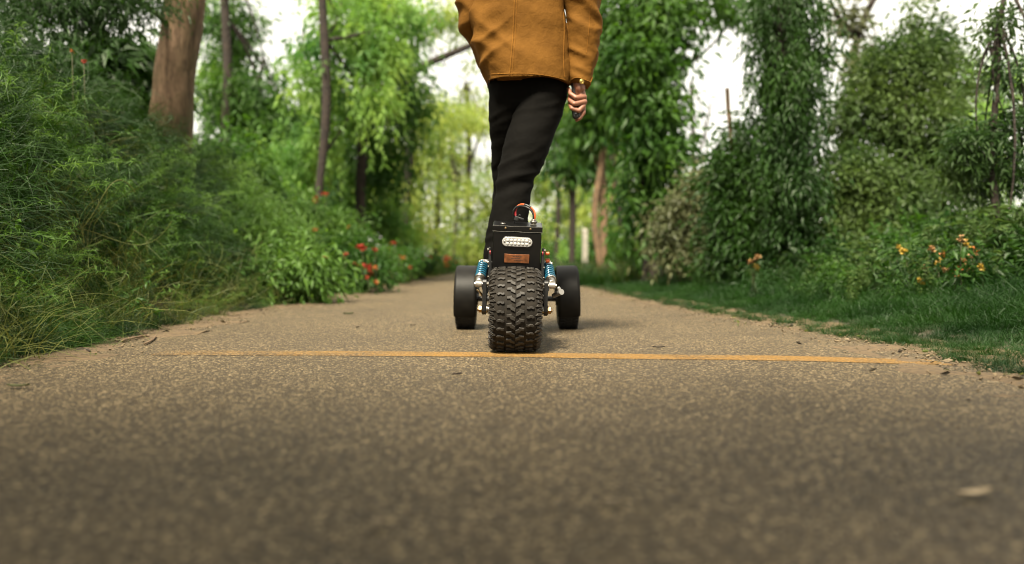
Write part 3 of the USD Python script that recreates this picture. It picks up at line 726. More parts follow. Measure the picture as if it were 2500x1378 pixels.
# far trees closing the view
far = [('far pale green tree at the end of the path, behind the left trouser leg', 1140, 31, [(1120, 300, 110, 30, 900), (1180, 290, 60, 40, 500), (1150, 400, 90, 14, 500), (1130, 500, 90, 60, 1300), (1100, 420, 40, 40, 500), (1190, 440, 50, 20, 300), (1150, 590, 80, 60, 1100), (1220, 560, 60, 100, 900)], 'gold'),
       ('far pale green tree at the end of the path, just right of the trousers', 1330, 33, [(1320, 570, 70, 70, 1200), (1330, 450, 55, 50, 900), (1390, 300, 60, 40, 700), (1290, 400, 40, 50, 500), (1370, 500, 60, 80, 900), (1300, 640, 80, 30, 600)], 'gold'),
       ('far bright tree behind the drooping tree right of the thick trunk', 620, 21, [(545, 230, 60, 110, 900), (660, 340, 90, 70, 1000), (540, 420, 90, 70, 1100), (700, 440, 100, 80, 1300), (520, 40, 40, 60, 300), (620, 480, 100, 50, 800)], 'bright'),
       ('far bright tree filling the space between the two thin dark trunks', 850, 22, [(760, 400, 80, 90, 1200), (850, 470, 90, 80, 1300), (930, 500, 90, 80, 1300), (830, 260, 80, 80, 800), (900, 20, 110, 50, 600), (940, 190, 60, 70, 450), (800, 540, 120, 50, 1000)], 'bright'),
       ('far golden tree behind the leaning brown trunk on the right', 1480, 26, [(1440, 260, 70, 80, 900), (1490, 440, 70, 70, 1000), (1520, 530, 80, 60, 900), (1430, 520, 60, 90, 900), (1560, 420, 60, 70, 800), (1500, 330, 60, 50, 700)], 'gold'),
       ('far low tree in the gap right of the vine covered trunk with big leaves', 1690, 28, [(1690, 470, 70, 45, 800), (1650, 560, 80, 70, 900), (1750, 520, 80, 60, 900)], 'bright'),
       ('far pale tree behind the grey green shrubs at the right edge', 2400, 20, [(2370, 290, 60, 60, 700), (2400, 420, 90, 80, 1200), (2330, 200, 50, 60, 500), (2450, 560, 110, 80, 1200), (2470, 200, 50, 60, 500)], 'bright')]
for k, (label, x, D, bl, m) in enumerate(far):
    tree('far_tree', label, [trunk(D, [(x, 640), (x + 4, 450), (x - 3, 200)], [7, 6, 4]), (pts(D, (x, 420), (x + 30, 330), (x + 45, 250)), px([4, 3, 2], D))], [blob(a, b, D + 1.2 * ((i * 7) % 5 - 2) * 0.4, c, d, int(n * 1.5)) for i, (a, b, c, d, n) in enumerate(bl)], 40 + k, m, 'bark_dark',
         dict(L=0.17, Wd=0.065, droop=0.45, clump=0.30, per=46, wild=0.9), group='far trees at the end of the path')

for k, (x, D, y1, r, label) in enumerate(((742, 15.0, 120, 6, 'thin pale stem left of the second trunk'), (950, 19.0, 250, 6, 'thin dark stem between the leafy tree and the limbed tree'), (1020, 24.0, 300, 5, 'thin dark stem right of the limbed tree'),
        (1108, 30.0, 350, 5, 'thin dark stem behind the left trouser leg'), (1358, 25.0, 330, 6, 'thin dark stem just right of the trousers'), (1425, 28.0, 350, 5, 'thin stem between the thin dark tree and the leaning trunks'), (1505, 22.0, 380, 6, 'thin brown stem right of the leaning trunks'), (640, 16.0, 200, 6, 'thin dark stem behind the drooping tree'))):
    r2 = np.random.default_rng(400 + k)
    bl = [blob(x + r2.normal() * 20, y, D + r2.normal() * 0.4, 34, 40, 230) for y in np.linspace(y1, 560, 5)]
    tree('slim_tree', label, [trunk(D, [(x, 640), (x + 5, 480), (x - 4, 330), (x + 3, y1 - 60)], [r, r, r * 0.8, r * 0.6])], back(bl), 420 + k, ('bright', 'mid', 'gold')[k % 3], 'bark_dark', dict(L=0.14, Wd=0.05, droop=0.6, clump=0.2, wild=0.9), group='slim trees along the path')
# low bushes that close the far end of the path
for k, (x, D, w, h, m, label) in enumerate(((1120, 33, 70, 34, 'gold', 'far low bush at the end of the path left of the board'), (1210, 36, 70, 40, 'mid', 'far low bush hidden behind the board'), (1300, 34, 70, 40, 'bright', 'far low bush at the end of the path right of the battery box'),
        (1370, 29, 55, 42, 'mid', 'far low bush behind the right mudguard'), (1435, 24, 50, 40, 'bright', 'far low bush behind the left fence post'), (1510, 20, 60, 46, 'mid', 'far low bush behind the right fence post'), (1580, 17, 60, 50, 'bright', 'far low bush behind the foot of the vine tree'), (1660, 14, 60, 45, 'mid', 'far low bush behind the rusty shrub'))):
    shrub('low_bush', label, x, D, [blob(x - w * 0.4, 622, D, w * 0.7, h, 900), blob(x + w * 0.4, 610, D + 0.5, w * 0.7, h * 1.2, 900)], 440 + k, m, dict(L=0.15, Wd=0.06, droop=0.3, clump=0.2), 6, group='low bushes at the far end of the path')
# trees along the right side
D = 20.0
tree('thin_tree', 'thin dark tree standing behind the right front wheel', [trunk(D, [(1396, 650), (1398, 520), (1396, 400), (1402, 300)], [9, 8, 7, 6])],
     [blob(1420, 290, 20, 50, 60, 800), blob(1390, 390, 20, 45, 45, 600), blob(1440, 380, 20, 40, 60, 600)], 61, 'mid', 'bark_dark', dict(L=0.24, Wd=0.08, droop=0.9, clump=0.28))
D = 15.0
tree('leaning_tree', 'tree with two crossing trunks, one tan and bent, one dark and upright', [trunk(D, [(1472, 662), (1473, 560), (1470, 430), (1468, 330)], [11, 9, 9, 8]), trunk(D - 0.15, [(1466, 665), (1458, 600), (1452, 520), (1462, 440), (1474, 360)], [9, 8, 8, 8, 7])],
     [blob(1485, 280, 15, 50, 60, 1000), blob(1450, 200, 15, 50, 70, 1000), blob(1440, 330, 15.4, 40, 50, 600), blob(1490, 120, 15.5, 60, 70, 900)], 62, 'mid', 'bark_tan', dict(L=0.2, Wd=0.07, droop=0.9, clump=0.24))
D = 10.4
r_ = np.random.default_rng(63)
st = np.array([at(1592 + r_.normal() * 34, y, D + r_.normal() * 0.25) for y in np.linspace(60, 560, 150)])
tree('vine_tree', 'vine covered tree with big glossy leaves right of the hand', [trunk(D, [(1594, 690), (1592, 560), (1590, 380), (1588, 200), (1580, 40), (1575, -120)], [30, 27, 25, 24, 22, 18]), (pts(D, (1580, 40), (1680, -20), (1800, -60)), px([14, 9, 5], D))],
     [blob(1580, 40, 10.4, 100, 70, 1500), blob(1545, 160, 10.2, 90, 80, 1600), blob(1590, 270, 10.3, 68, 70, 1000), blob(1600, 390, 10.2, 65, 60, 900), blob(1605, 500, 10.4, 50, 50, 600), blob(1490, 50, 10.8, 70, 80, 1200), blob(1700, 12, 10.8, 90, 20, 650), blob(1800, 20, 11, 70, 22, 500), blob(1625, 110, 10.6, 45, 55, 600), blob(1600, -100, 10.6, 160, 60, 900)], 63, 'mid', 'bark_dark',
     dict(L=0.125, Wd=0.05, droop=0.6, clump=0.2, wild=0.85, per=50), strands(st, 0.25 + 0.5 * r_.random(len(st)), 64, 0.13, 0.05, 0.06, 0.25), vine_mat='mid')
D = 7.3
r_ = np.random.default_rng(65)
st = np.array([at(1920 + r_.normal() * 34 + 10 * math.sin(y / 60), y, D + r_.normal() * 0.22) for y in np.r_[np.linspace(-120, 520, 420), r_.uniform(300, 520, 60)]])
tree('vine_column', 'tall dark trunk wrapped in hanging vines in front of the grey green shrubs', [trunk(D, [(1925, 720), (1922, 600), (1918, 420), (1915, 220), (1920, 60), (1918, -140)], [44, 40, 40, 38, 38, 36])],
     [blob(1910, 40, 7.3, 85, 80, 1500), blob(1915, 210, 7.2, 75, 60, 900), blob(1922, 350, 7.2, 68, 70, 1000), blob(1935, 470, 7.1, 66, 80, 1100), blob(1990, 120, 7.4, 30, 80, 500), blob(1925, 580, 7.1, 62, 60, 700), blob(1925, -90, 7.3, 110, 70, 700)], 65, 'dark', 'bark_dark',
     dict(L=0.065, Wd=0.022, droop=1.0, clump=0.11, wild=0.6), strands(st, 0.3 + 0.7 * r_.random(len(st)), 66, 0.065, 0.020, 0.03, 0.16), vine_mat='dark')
D = 13.5
tree('bare_tree', 'half bare tree with a brown tangle above the shrubs at the upper right', [trunk(D, [(2075, 420), (2080, 200), (2095, 90), (2112, 40), (2150, -30), (2180, -90)], [10, 9, 8, 8, 6, 4]), (pts(D, (2090, 95), (2060, 60), (2035, 20), (2030, -20)), px([8, 6, 4, 2], D)), (pts(D, (2098, 85), (2075, 80), (2050, 90)), px([9, 12, 3], D))],
     [blob(2075, 60, 13.5, 35, 25, 260), blob(2040, 30, 13.6, 30, 25, 130), blob(2110, 150, 13, 40, 50, 450)], 67, 'rust', 'bark_dark', dict(L=0.12, Wd=0.06, droop=0.3, clump=0.14))

# shrubs on the right
shrub('tall_shrub', 'tallest grey green shrub, pointed at the top, right of the dark vine wrapped trunk', 2220, 8.0,
      [blob(2190, 180, 8.0, 110, 80, 5120), blob(2255, 110, 8.1, 55, 60, 1760), blob(2250, 310, 7.9, 110, 110, 5440), blob(2120, 290, 8.0, 110, 90, 4480), blob(2290, 450, 7.9, 95, 110, 4160), blob(2238, 40, 8.1, 14, 40, 352), blob(2320, 190, 8.3, 40, 90, 1440)], 71, 'grey', dict(L=0.064, Wd=0.026, droop=0.15, clump=0.12), 12, sr=0.018)
shrub('wide_shrub', 'wide dense dark green shrub below the tall pointed shrub', 2120, 7.6,
      [blob(2060, 440, 7.6, 110, 100, 4800), blob(2160, 480, 7.5, 120, 90, 4800), blob(2080, 590, 7.4, 130, 80, 4480), blob(2220, 600, 7.4, 120, 80, 4160), blob(2320, 610, 7.5, 80, 80, 2560), blob(2150, 680, 6.9, 230, 45, 3840), blob(2000, 660, 7.0, 90, 50, 2080)], 72, 'grey', dict(L=0.064, Wd=0.026, droop=0.2, clump=0.12), 12, sr=0.016)
shrub('round_shrub', 'dark rounded shrub with a bare stick poking out, left of the vine wrapped trunk', 1820, 7.9,
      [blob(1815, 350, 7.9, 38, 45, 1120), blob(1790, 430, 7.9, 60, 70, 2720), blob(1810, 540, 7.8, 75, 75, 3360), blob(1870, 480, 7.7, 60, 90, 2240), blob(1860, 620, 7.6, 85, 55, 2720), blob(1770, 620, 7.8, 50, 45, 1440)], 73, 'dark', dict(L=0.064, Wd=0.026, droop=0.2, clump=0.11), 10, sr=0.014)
ss = pts(7.9, (1790, 420), (1783, 320), (1778, 270), (1775, 216))
obj('stick', tube(ss, px([4, 4.5, 5, 5], 7.9), 7), M['bark'], '/World/round_shrub', smooth=True)
shrub('rusty_shrub', 'small rusty brown shrub with twiggy stems beside the vine tree', 1695, 9.0,
      [blob(1680, 510, 9, 55, 50, 1000), blob(1640, 560, 9, 45, 40, 700), blob(1725, 450, 9, 45, 55, 900), blob(1720, 560, 9, 60, 50, 900), blob(1650, 620, 8.8, 50, 35, 450), blob(1740, 640, 8.7, 50, 35, 450)], 74, 'rust', dict(L=0.075, Wd=0.032, droop=0.2, clump=0.12), 16, 'bark', sr=0.013)
D = 5.2
tree('young_tree', 'slim young tree with light feathery leaves at the right edge of the picture', [trunk(D, [(2432, 740), (2436, 600), (2428, 480), (2424, 330), (2436, 170), (2440, 60), (2462, -40)], [13, 12, 9, 8, 6, 5, 3]), (pts(D, (2426, 420), (2470, 380), (2520, 360)), px([4, 3, 2], D)), (pts(D, (2432, 600), (2470, 540), (2500, 512), (2540, 500)), px([4, 4, 3, 2], D)), (pts(D, (2424, 400), (2390, 370), (2340, 350)), px([4, 3, 1.5], D))],
     [blob(2450, 50, 5.2, 40, 50, 420), blob(2425, 110, 5.2, 25, 40, 200), blob(2470, 180, 5.2, 45, 45, 480), blob(2390, 350, 5.2, 70, 45, 900), blob(2470, 310, 5.2, 40, 60, 700), blob(2475, 420, 5.2, 40, 50, 600), blob(2345, 400, 5.3, 50, 40, 500), blob(2485, 560, 5.1, 45, 70, 800), blob(2440, 640, 5.1, 50, 50, 700), blob(2390, 450, 5.4, 40, 50, 400)], 75, 'grey', 'bark_dark',
     dict(L=0.055, Wd=0.017, droop=0.35, clump=0.075, wild=0.8, shell=0.3, per=24))

for k, (x, D, bl, m, label) in enumerate(((720, 12.5, [(700, 470, 60, 60, 1100), (740, 400, 45, 60, 800), (690, 400, 50, 50, 700)], 'bright', 'tall loose bush between the drooping tree and the golden tree'), (835, 14.5, [(830, 500, 50, 60, 1000), (835, 420, 40, 60, 700), (850, 560, 60, 35, 700)], 'mid', 'tall loose bush between the two thin dark trunks'),
        (945, 15.0, [(940, 560, 55, 45, 900), (930, 500, 45, 50, 800), (990, 590, 50, 30, 600)], 'bright', 'loose bush behind the red flowering shrubs right of the leafy tree'), (560, 9.5, [(540, 400, 60, 60, 1000), (590, 430, 60, 50, 1000), (640, 480, 60, 50, 900)], 'mid', 'loose bush behind the weedy bank right of the thick trunk'))):
    shrub('loose_bush', label, x, D, [blob(a, b, D + 0.25 * (i - 1), c, d, n) for i, (a, b, c, d, n) in enumerate(bl)], 480 + k, m, dict(L=0.12, Wd=0.042, droop=0.5, clump=0.18, wild=0.9, shell=0.3), 9, group=None)
r_ = np.random.default_rng(91)
for nm, D, x0, x1, y0, y1, m, n in (('golden_tree', 11.3, 700, 960, 60, 300, 'bright', 34), ('leafy_tree', 13.6, 840, 1010, 180, 420, 'mid', 30), ('drooping_tree', 12.9, 490, 700, 150, 430, 'mid', 40), ('limbed_tree', 17.2, 960, 1080, 280, 480, 'gold', 8)):
    st = np.array([at(r_.uniform(x0, x1), r_.uniform(y0, y1), D + 0.3 + abs(r_.normal()) * 0.4) for _ in range(n)])
    obj('hanging_shoot', strands(st, 0.4 + 0.8 * r_.random(n), int(D * 10), 0.13, 0.04, 0.06, 0.3), M[m], '/World/' + nm, kind='stuff')
# trees that stand beside and behind the viewer; the path runs under their crowns
for k, (x, y, hgt, bl, label) in enumerate(((-3.9, -0.9, 3.0, [((-1.9, -0.9, 3.0), (1.5, 1.3, 0.6), 850), ((-0.6, -0.5, 2.8), (1.1, 0.9, 0.45), 420)], 'tree on the left bank arching over the near path'),
        (3.7, -1.0, 3.2, [((1.9, -1.1, 3.2), (1.5, 1.3, 0.6), 850), ((0.9, -0.7, 2.9), (1.1, 0.9, 0.45), 420)], 'tree on the right verge arching over the near path'),
        )):
    gz_ = float(ground_h(x, y)) - 0.05
    c0 = np.array(bl[0][0])
    tree('overhanging_tree', label, [([np.array([x, y, gz_]), np.array([x * 0.98, y, hgt * 0.5]), c0 * [0.95, 1, 1] + [0, 0, -0.5], c0 + [0, 0, 0.2]], [0.17, 0.14, 0.11, 0.06])], bl, 500 + k, 'mid', 'bark', dict(L=0.26, Wd=0.11, droop=0.2, clump=0.35, wild=0.9, shell=0.1))
# flowers
def flower_head(c, size, seed, n=14, shape=(1, 1, 1)):
    r = np.random.default_rng(seed)
    out = []
    for k in range(n):
        o = r.normal(size=3) * size * 0.20 * np.asarray(shape)
        m = 5
        d = unit(np.stack([np.cos(np.arange(m) * 2 * PI / m), np.sin(np.arange(m) * 2 * PI / m), np.full(m, 0.5)], 1) + r.normal(size=(m, 3)) * 0.25)
        out.append(leaf_mesh(np.repeat((c + o)[None], m, 0), d, size * 0.34, size * 0.24, r, 0.2, 0.1))
    return cat_(out)
def flowering(label, base, D, blobs, seed, flowers, m='bright', cat='flowering shrub', leaf=None):
    t = shrub('flowering_shrub', label, base, D, blobs, seed, m, dict(dict(L=0.075, Wd=0.026, droop=0.3, clump=0.12), **(leaf or {})), 8, 'stem', cat, None, 0.007)
    for k, (fx, fy, s, col) in enumerate(flowers):
        d0 = D - 0.55 + 0.1 * ((k * 5) % 3)
        c = at(fx, fy, d0)
        fpath = obj('flower', flower_head(c, s * 1.0 / F * d0, seed * 31 + k, 10), M[col + '_petal'], t)
        g = c - [0, 0, 0.16]
        obj('flower_stalk', tube([g, (g + c) / 2 + [0.01, 0, 0], c], 0.003, 5), M['stem'], fpath)
flowering('bright green fern like bush on the bank below the thick trunk, no flowers', 600, 7.0, [blob(590, 500, 7, 90, 70, 1900), blob(520, 450, 7.2, 70, 60, 1200), blob(660, 560, 7, 80, 60, 1700), blob(600, 600, 6.8, 110, 60, 1700), blob(680, 640, 6.8, 70, 50, 1200)], 81, [], 'wispy', 'shrub', dict(L=0.09, Wd=0.010, wild=1.0, shell=0.2))
flowering('upper flowering bush with orange flowers in front of the thin dark trunks', 790, 10.2, [blob(740, 530, 10.2, 70, 50, 1500), blob(820, 560, 10.2, 70, 45, 1500), blob(780, 600, 10, 90, 40, 1300)], 82,
          [(770, 487, 16, 'orange'), (793, 476, 17, 'red'), (850, 556, 12, 'orange'), (768, 560, 11, 'orange'), (805, 590, 10, 'red'), (725, 545, 10, 'yellow')], 'wispy')
flowering('largest flowering shrub beside the path, with bright red flower heads', 850, 8.9, [blob(760, 640, 8.9, 75, 50, 1800), blob(850, 620, 8.9, 75, 45, 1800), blob(900, 660, 8.9, 60, 38, 1400), blob(820, 680, 8.7, 90, 30, 1400)], 83,
          [(884, 607, 26, 'red'), (915, 608, 15, 'red'), (895, 652, 20, 'red'), (884, 650, 14, 'red'), (905, 668, 14, 'red'), (842, 624, 13, 'red'), (793, 628, 12, 'red'), (916, 655, 13, 'orange'), (920, 690, 12, 'orange'), (898, 678, 10, 'red'), (870, 645, 10, 'red')], 'mid')
flowering('leafy low bush at the path edge left of the red flowering shrub', 700, 6.6, [blob(720, 660, 6.6, 80, 45, 1500), blob(640, 690, 6.4, 80, 40, 1300), blob(760, 700, 6.6, 50, 22, 700)], 84, [], 'wispy', 'shrub')
flowering('flowering shrub with scattered orange blooms just beyond the largest red one', 955, 12.0, [blob(940, 630, 12, 45, 32, 900), blob(985, 640, 12, 45, 30, 900)], 85, [(962, 595, 12, 'red'), (985, 632, 12, 'orange'), (1000, 655, 10, 'red'), (975, 628, 9, 'orange'), (948, 612, 9, 'red')], 'mid')
flowering('flowering shrub with a pair of orange blooms midway along the far path edge', 1020, 16.0, [blob(1015, 636, 16, 42, 26, 900), blob(1045, 645, 16, 30, 20, 600)], 86, [(1020, 620, 11, 'orange'), (1035, 633, 11, 'red'), (1050, 628, 9, 'orange'), (1005, 648, 9, 'orange')], 'mid')
flowering('farthest flowering shrub, with one tall orange red bloom, left of the front wheel', 1085, 21.0, [blob(1075, 640, 21, 32, 20, 700), blob(1105, 644, 21, 24, 16, 500)], 87, [(1090, 632, 17, 'red'), (1092, 650, 15, 'orange'), (1072, 640, 8, 'orange'), (1112, 640, 9, 'orange')], 'mid')

for fx, fy, s, sh, col, D, label in ((292, 290, 15, (0.5, 0.5, 1.6), 'red', 5.9, 'bright red flower spike standing in the weeds left of the thick trunk'), (268, 272, 15, (1, 1, 0.8), 'orange', 5.8, 'dull orange flower cluster beside the bright red spike'),
                                 (397, 336, 13, (1, 1, 0.7), 'red', 6.5, 'red flower at the foot of the thick brown trunk'), (176, 126, 8, (1, 1, 1), 'orange', 4.8, 'small orange flower high on the bank, upper one of two'),
                                 (205, 152, 9, (1, 1, 1), 'red', 4.8, 'small red flower high on the bank, lower one of two')):
    c = at(fx, fy, D)
    g = np.array([c[0] - 0.03, D + 0.05, float(ground_h(c[0], D))])
    g[2] = min(g[2], c[2] - 0.25)
    t = thing('wild_flower', label, 'flower', g)
    obj('flower', flower_head(c, s / F * D * 1.3, int(fx), 12, sh), M[col + '_petal'], t)
    obj('stalk', tube(spline(np.array([g, (g + c) / 2 + [0.02, -0.03, 0], c]), 8), 0.003, 5), M['stem'], t)
    for q in (0.3, 0.45, 0.6, 0.75):
        obj('leaf', leaf_mesh((g + (c - g) * q)[None], unit(np.array([[math.cos(q * 40), math.sin(q * 40), 0.4]])), 0.05, 0.015, np.random.default_rng(1)), M['fern'], t)

# tall weeds with buff and orange seed heads in the grass at the right
for k, (bx, D, heads, label) in enumerate(((2280, 4.75, [(2275, 610), (2290, 640), (2262, 660), (2300, 625), (2310, 660), (2250, 690)], 'buff seed headed weed in front of the wide shrub, left one of the orange pair'),
                                    (2372, 4.6, [(2348, 585), (2360, 600), (2375, 625), (2385, 615), (2350, 640), (2395, 655), (2365, 660), (2340, 665)], 'orange flowered tall weed in front of the wide shrub, nearest the slim young tree'),
                                    (2205, 5.1, [(2208, 612), (2196, 606)], 'small weed with yellow flowers below the wide shrub'), (1850, 6.2, [(1832, 640), (1845, 655), (1850, 630)], 'amber dried weed at the foot of the dark rounded shrub'))):
    b = at(bx, 640, D); b[2] = float(ground_h(b[0], D))
    t = thing('seeding_weed', label, 'weed', b)
    tops = [at(hx, hy, D + 0.06 * ((i * 3) % 5 - 2)) for i, (hx, hy) in enumerate(heads)]
    obj('stem', twigs(np.stack([b + [0.02 * i, 0, -0.02] for i in range(-2, 3)]), tops, 0.005, 300 + k, 0.002), M['stem'], t, smooth=True)
    obj('foliage', foliage([(b + (q - b) * 0.6, (0.09, 0.09, 0.14), 60) for q in tops], 310 + k, L=0.06, Wd=0.012, droop=0.1, clump=0.05), M['turf'], t)
    for i, q in enumerate(tops):
        obj('flower', flower_head(q, 21 / F * D, 320 + 20 * k + i, 9, (0.7, 0.7, 1.1)), M[('buff', 'yellow', 'buff', 'orange')[i % 4] + '_petal' if k != 2 else 'yellow_petal'], t)

# pale fence posts far off on the right
for x, y0, y1, w, D, label in ((1428, 562, 640, 13, 19.0, 'pale fence post beyond the right front wheel, left one of the two'), (1530, 570, 640, 13, 17.0, 'pale fence post beside the tan leaning trunk, right one of the two')):
    a, b = at(x, y0, D), at(x, y1, D)
    b[2] = float(ground_h(b[0], D)) - 0.05
    h = a[2] - b[2]; ww = w / F * D
    t = thing('fence_post', label, 'post', b)
    obj('post', rbox((ww, ww, h), 0.008, (b[0], D, b[2] + h / 2)), M['post'], t)
    s = trimesh.creation.cone(ww * 0.7, 0.05, sections=4); s.apply_transform(trimesh.transformations.rotation_matrix(PI / 4, [0, 0, 1])); s.apply_translation([b[0], D, a[2] - 0.002])
    obj('cap', s, M['post'], t)

# long loose stems lying over the bank
for k, q in enumerate((((0, 760), (60, 826), (170, 822)), ((190, 560), (240, 500), (290, 440), (330, 470)), ((60, 300), (85, 400), (60, 480), (-20, 520)), ((100, 610), (200, 560), (290, 590), (420, 540)))):
    D = 3.0 if k == 0 else 3.9
    P3 = spline(np.array([at(a, b, D + 0.05 * i) for i, (a, b) in enumerate(q)]), 24)
    lab = ('long pale grass stem arching over the lowest weeds at the left edge', 'bent tan stem rising out of the weeds halfway up the bank', 'long thin stem hanging down the bank at the left edge', 'long tan runner lying across the middle of the weedy bank')[k]
    obj('dry_grass', tube(P3, np.linspace(0.0035, 0.002, 24), 6), M['straw'], smooth=True, label=lab, cat='grass')

# things lying on the path
def on_path(pxx, pyy):
    d = at(pxx, pyy, 1.0) - [0, 0, CAM_H]
    return np.array([0, 0, CAM_H]) + d * (CAM_H / -d[2])
def ground_stick(q, r, m, label, seed, z=0.0):
    P3 = np.array([on_path(a, b) for a, b in q])
    P3 = spline(P3, 14) if len(q) > 2 else np.linspace(P3[0], P3[-1], 14)
    P3[:, 2] = path_h(P3[:, 0], P3[:, 1]) + r * 0.8 + 0.004 + z
    rr = r * (0.75 + 0.5 * meshkit.noise(P3 * 40, seed))
    rr[0] *= 0.6; rr[-1] *= 0.5
    obj('fallen_twig', tube(P3, rr, 7), M[m], smooth=True, label=label, cat='twig')
ground_stick([(298, 838), (330, 829), (362, 824)], 0.0055, 'bark_tan', 'tan fallen twig on the path edge near the left end of the yellow line', 1)
ground_stick([(352, 845), (372, 834), (380, 824)], 0.0045, 'bark_tan', 'short fallen twig meeting the longer tan twig at the left path edge', 2)
ground_stick([(180, 862), (200, 858), (220, 862)], 0.004, 'bark_dark', 'small dark twig at the foot of the left weeds', 3)
ground_stick([(1104, 919), (1128, 917)], 0.003, 'bark_dark', 'thin dark twig on the asphalt just in front of the yellow line', 4)
def ground_leaf(x, y, ln, wd, yaw, m, label, seed, cat='leaf'):
    c = on_path(x, y)
    n = 7
    t = np.linspace(-1, 1, n)
    w = wd / 2 * np.sqrt(np.clip(1 - t ** 2, 0.02, 1)) * (1 - 0.25 * t)
    up = 0.004 + 0.22 * ln * 0.5 * t ** 2 * 0.5
    V = np.concatenate([np.stack([t * ln / 2, s * w, up + abs(s) * wd * 0.16 + (0.0012 if lay else 0)], 1) for lay in (0, 1) for s in (-1, 0, 1)])
    Fc = []
    for lay in (0, 1):
        for s in (0, 1):
            for i in range(n - 1):
                a = lay * 3 * n + s * n + i
                q = [a, a + 1, a + n + 1, a + n]
                Fc.append(q if lay else q[::-1])
    V = V @ rotz(yaw).T + [c[0], c[1], float(path_h(c[0], c[1])) + 0.003]
    obj('fallen_' + cat, (V, np.array(Fc)), M[m], smooth=True, label=label, cat=cat)
ground_leaf(850, 770, 0.07, 0.035, 0.5, 'dark', 'dark green leaf lying on the path left of the front wheel', 1)
ground_leaf(874, 803, 0.03, 0.02, 1.2, 'bark_dark', 'small dark leaf scrap on the path, nearer than the green leaf', 2)
ground_leaf(1008, 798, 0.03, 0.012, 0.2, 'bark_dark', 'tiny dark scrap just left of the left front tyre', 3, 'scrap')
ground_leaf(1608, 853, 0.05, 0.012, 0.1, 'bark_dark', 'thin dark leaf scrap behind the yellow line right of the rear tyre', 4)
ground_leaf(2380, 1219, 0.066, 0.016, 0.35, 'pale_leaf', 'pale straw coloured leaf, biggest of the scraps at the lower right', 5)
ground_leaf(2194, 1175, 0.026, 0.010, 0.25, 'chip', 'pale chip behind the biggest straw coloured leaf', 6, 'chip')
ground_leaf(2162, 1102, 0.030, 0.011, 0.3, 'chip', 'pale chip farthest from the viewer among the three at the lower right', 7, 'chip')
ground_leaf(1496, 1240, 0.034, 0.010, 0.0, 'chip', 'pale sliver lying alone in the lower middle of the path', 8, 'chip')
ground_leaf(925, 1293, 0.022, 0.014, 0.1, 'chip', 'pale chip lying alone in the lower left of the path', 9, 'chip')
ground_leaf(2365, 985, 0.02, 0.012, 0.6, 'bark_dark', 'dark leaf scrap on the asphalt below the right end of the yellow line', 10, 'scrap')
ground_leaf(45, 950, 0.06, 0.02, 0.1, 'rust', 'reddish brown leaf on the asphalt at the left edge of the picture', 11)


# ------------------------------------------------------------------ the three wheeled electric board
BX, BY = at(1256, 640, 3.0)[0], 3.0
board = thing('electric_board', 'black three wheeled electric board with one fat knobbly rear tyre and blue shock springs', 'electric board', (BX, BY, 0))
ROLL = rotx(0) @ roty(math.radians(1.2))                   # the whole rear leans slightly
def lean(v):
    """World points turned with the rider's lean about the rear tyre's contact."""
    o = np.array([BX, BY, 0])
    return (np.asarray(v, float) - o) @ ROLL.T + o
def Lx(m):
    v, f = cat_([m])
    return lean(v), f

# rear wheel: tyre carcass turned about the x axis, with raised tread blocks
RC, RR = np.array([BX, BY, 0.163]), 0.158
prof = [(-0.058, 0.088), (-0.076, 0.092), (-0.090, 0.108), (-0.0955, 0.126), (-0.0935, 0.140), (-0.086, 0.149), (-0.070, 0.1545), (-0.045, 0.157), (-0.02, 0.158), (0, 0.1582)]
prof = prof + [(-a, b) for a, b in prof[-2::-1]]
prof = spline(np.c_[np.array(prof), np.zeros(len(prof))], 60)[:, :2]
pl = np.r_[0, np.cumsum(np.linalg.norm(np.diff(prof, axis=0), axis=1))]
pu = pl - pl[-1] / 2
nrm = np.stack([-np.gradient(prof[:, 1]), np.gradient(prof[:, 0])], 1)
nrm = unit(nrm)
if nrm[30, 1] < 0:
    nrm = -nrm
def on_tyre(u, v, h):
    """u across the tread, v along the circumference (both metres), h out of the surface."""
    x, r = np.interp(u, pu, prof[:, 0]), np.interp(u, pu, prof[:, 1])
    nx, nr = np.interp(u, pu, nrm[:, 0]), np.interp(u, pu, nrm[:, 1])
    a = v / RR
    x, r = x + nx * h, r + nr * h
    return np.stack([RC[0] + x, RC[1] - r * np.cos(a), RC[2] + r * np.sin(a)], -1)
NS = 120
aa = np.arange(NS) * 2 * PI / NS
v = np.stack([on_tyre(pu, np.full(60, a * RR), 0.0) for a in aa])
i, j = np.meshgrid(np.arange(NS), np.arange(59), indexing='ij')
q = np.stack([i * 60 + j, i * 60 + j + 1, ((i + 1) % NS) * 60 + j + 1, ((i + 1) % NS) * 60 + j], -1).reshape(-1, 4)
carcass = (v.reshape(-1, 3), q)
wheel = obj('rear_wheel', Lx(cyl(RC - [0.07, 0, 0], RC + [0.07, 0, 0], 0.092, 40)), M['black_metal'], board, smooth=30)
obj('tyre', Lx(carcass), M['rubber'], wheel, smooth=True, label='fat dusty tyre')
ROWS = 30
PT = 2 * PI * RR / ROWS
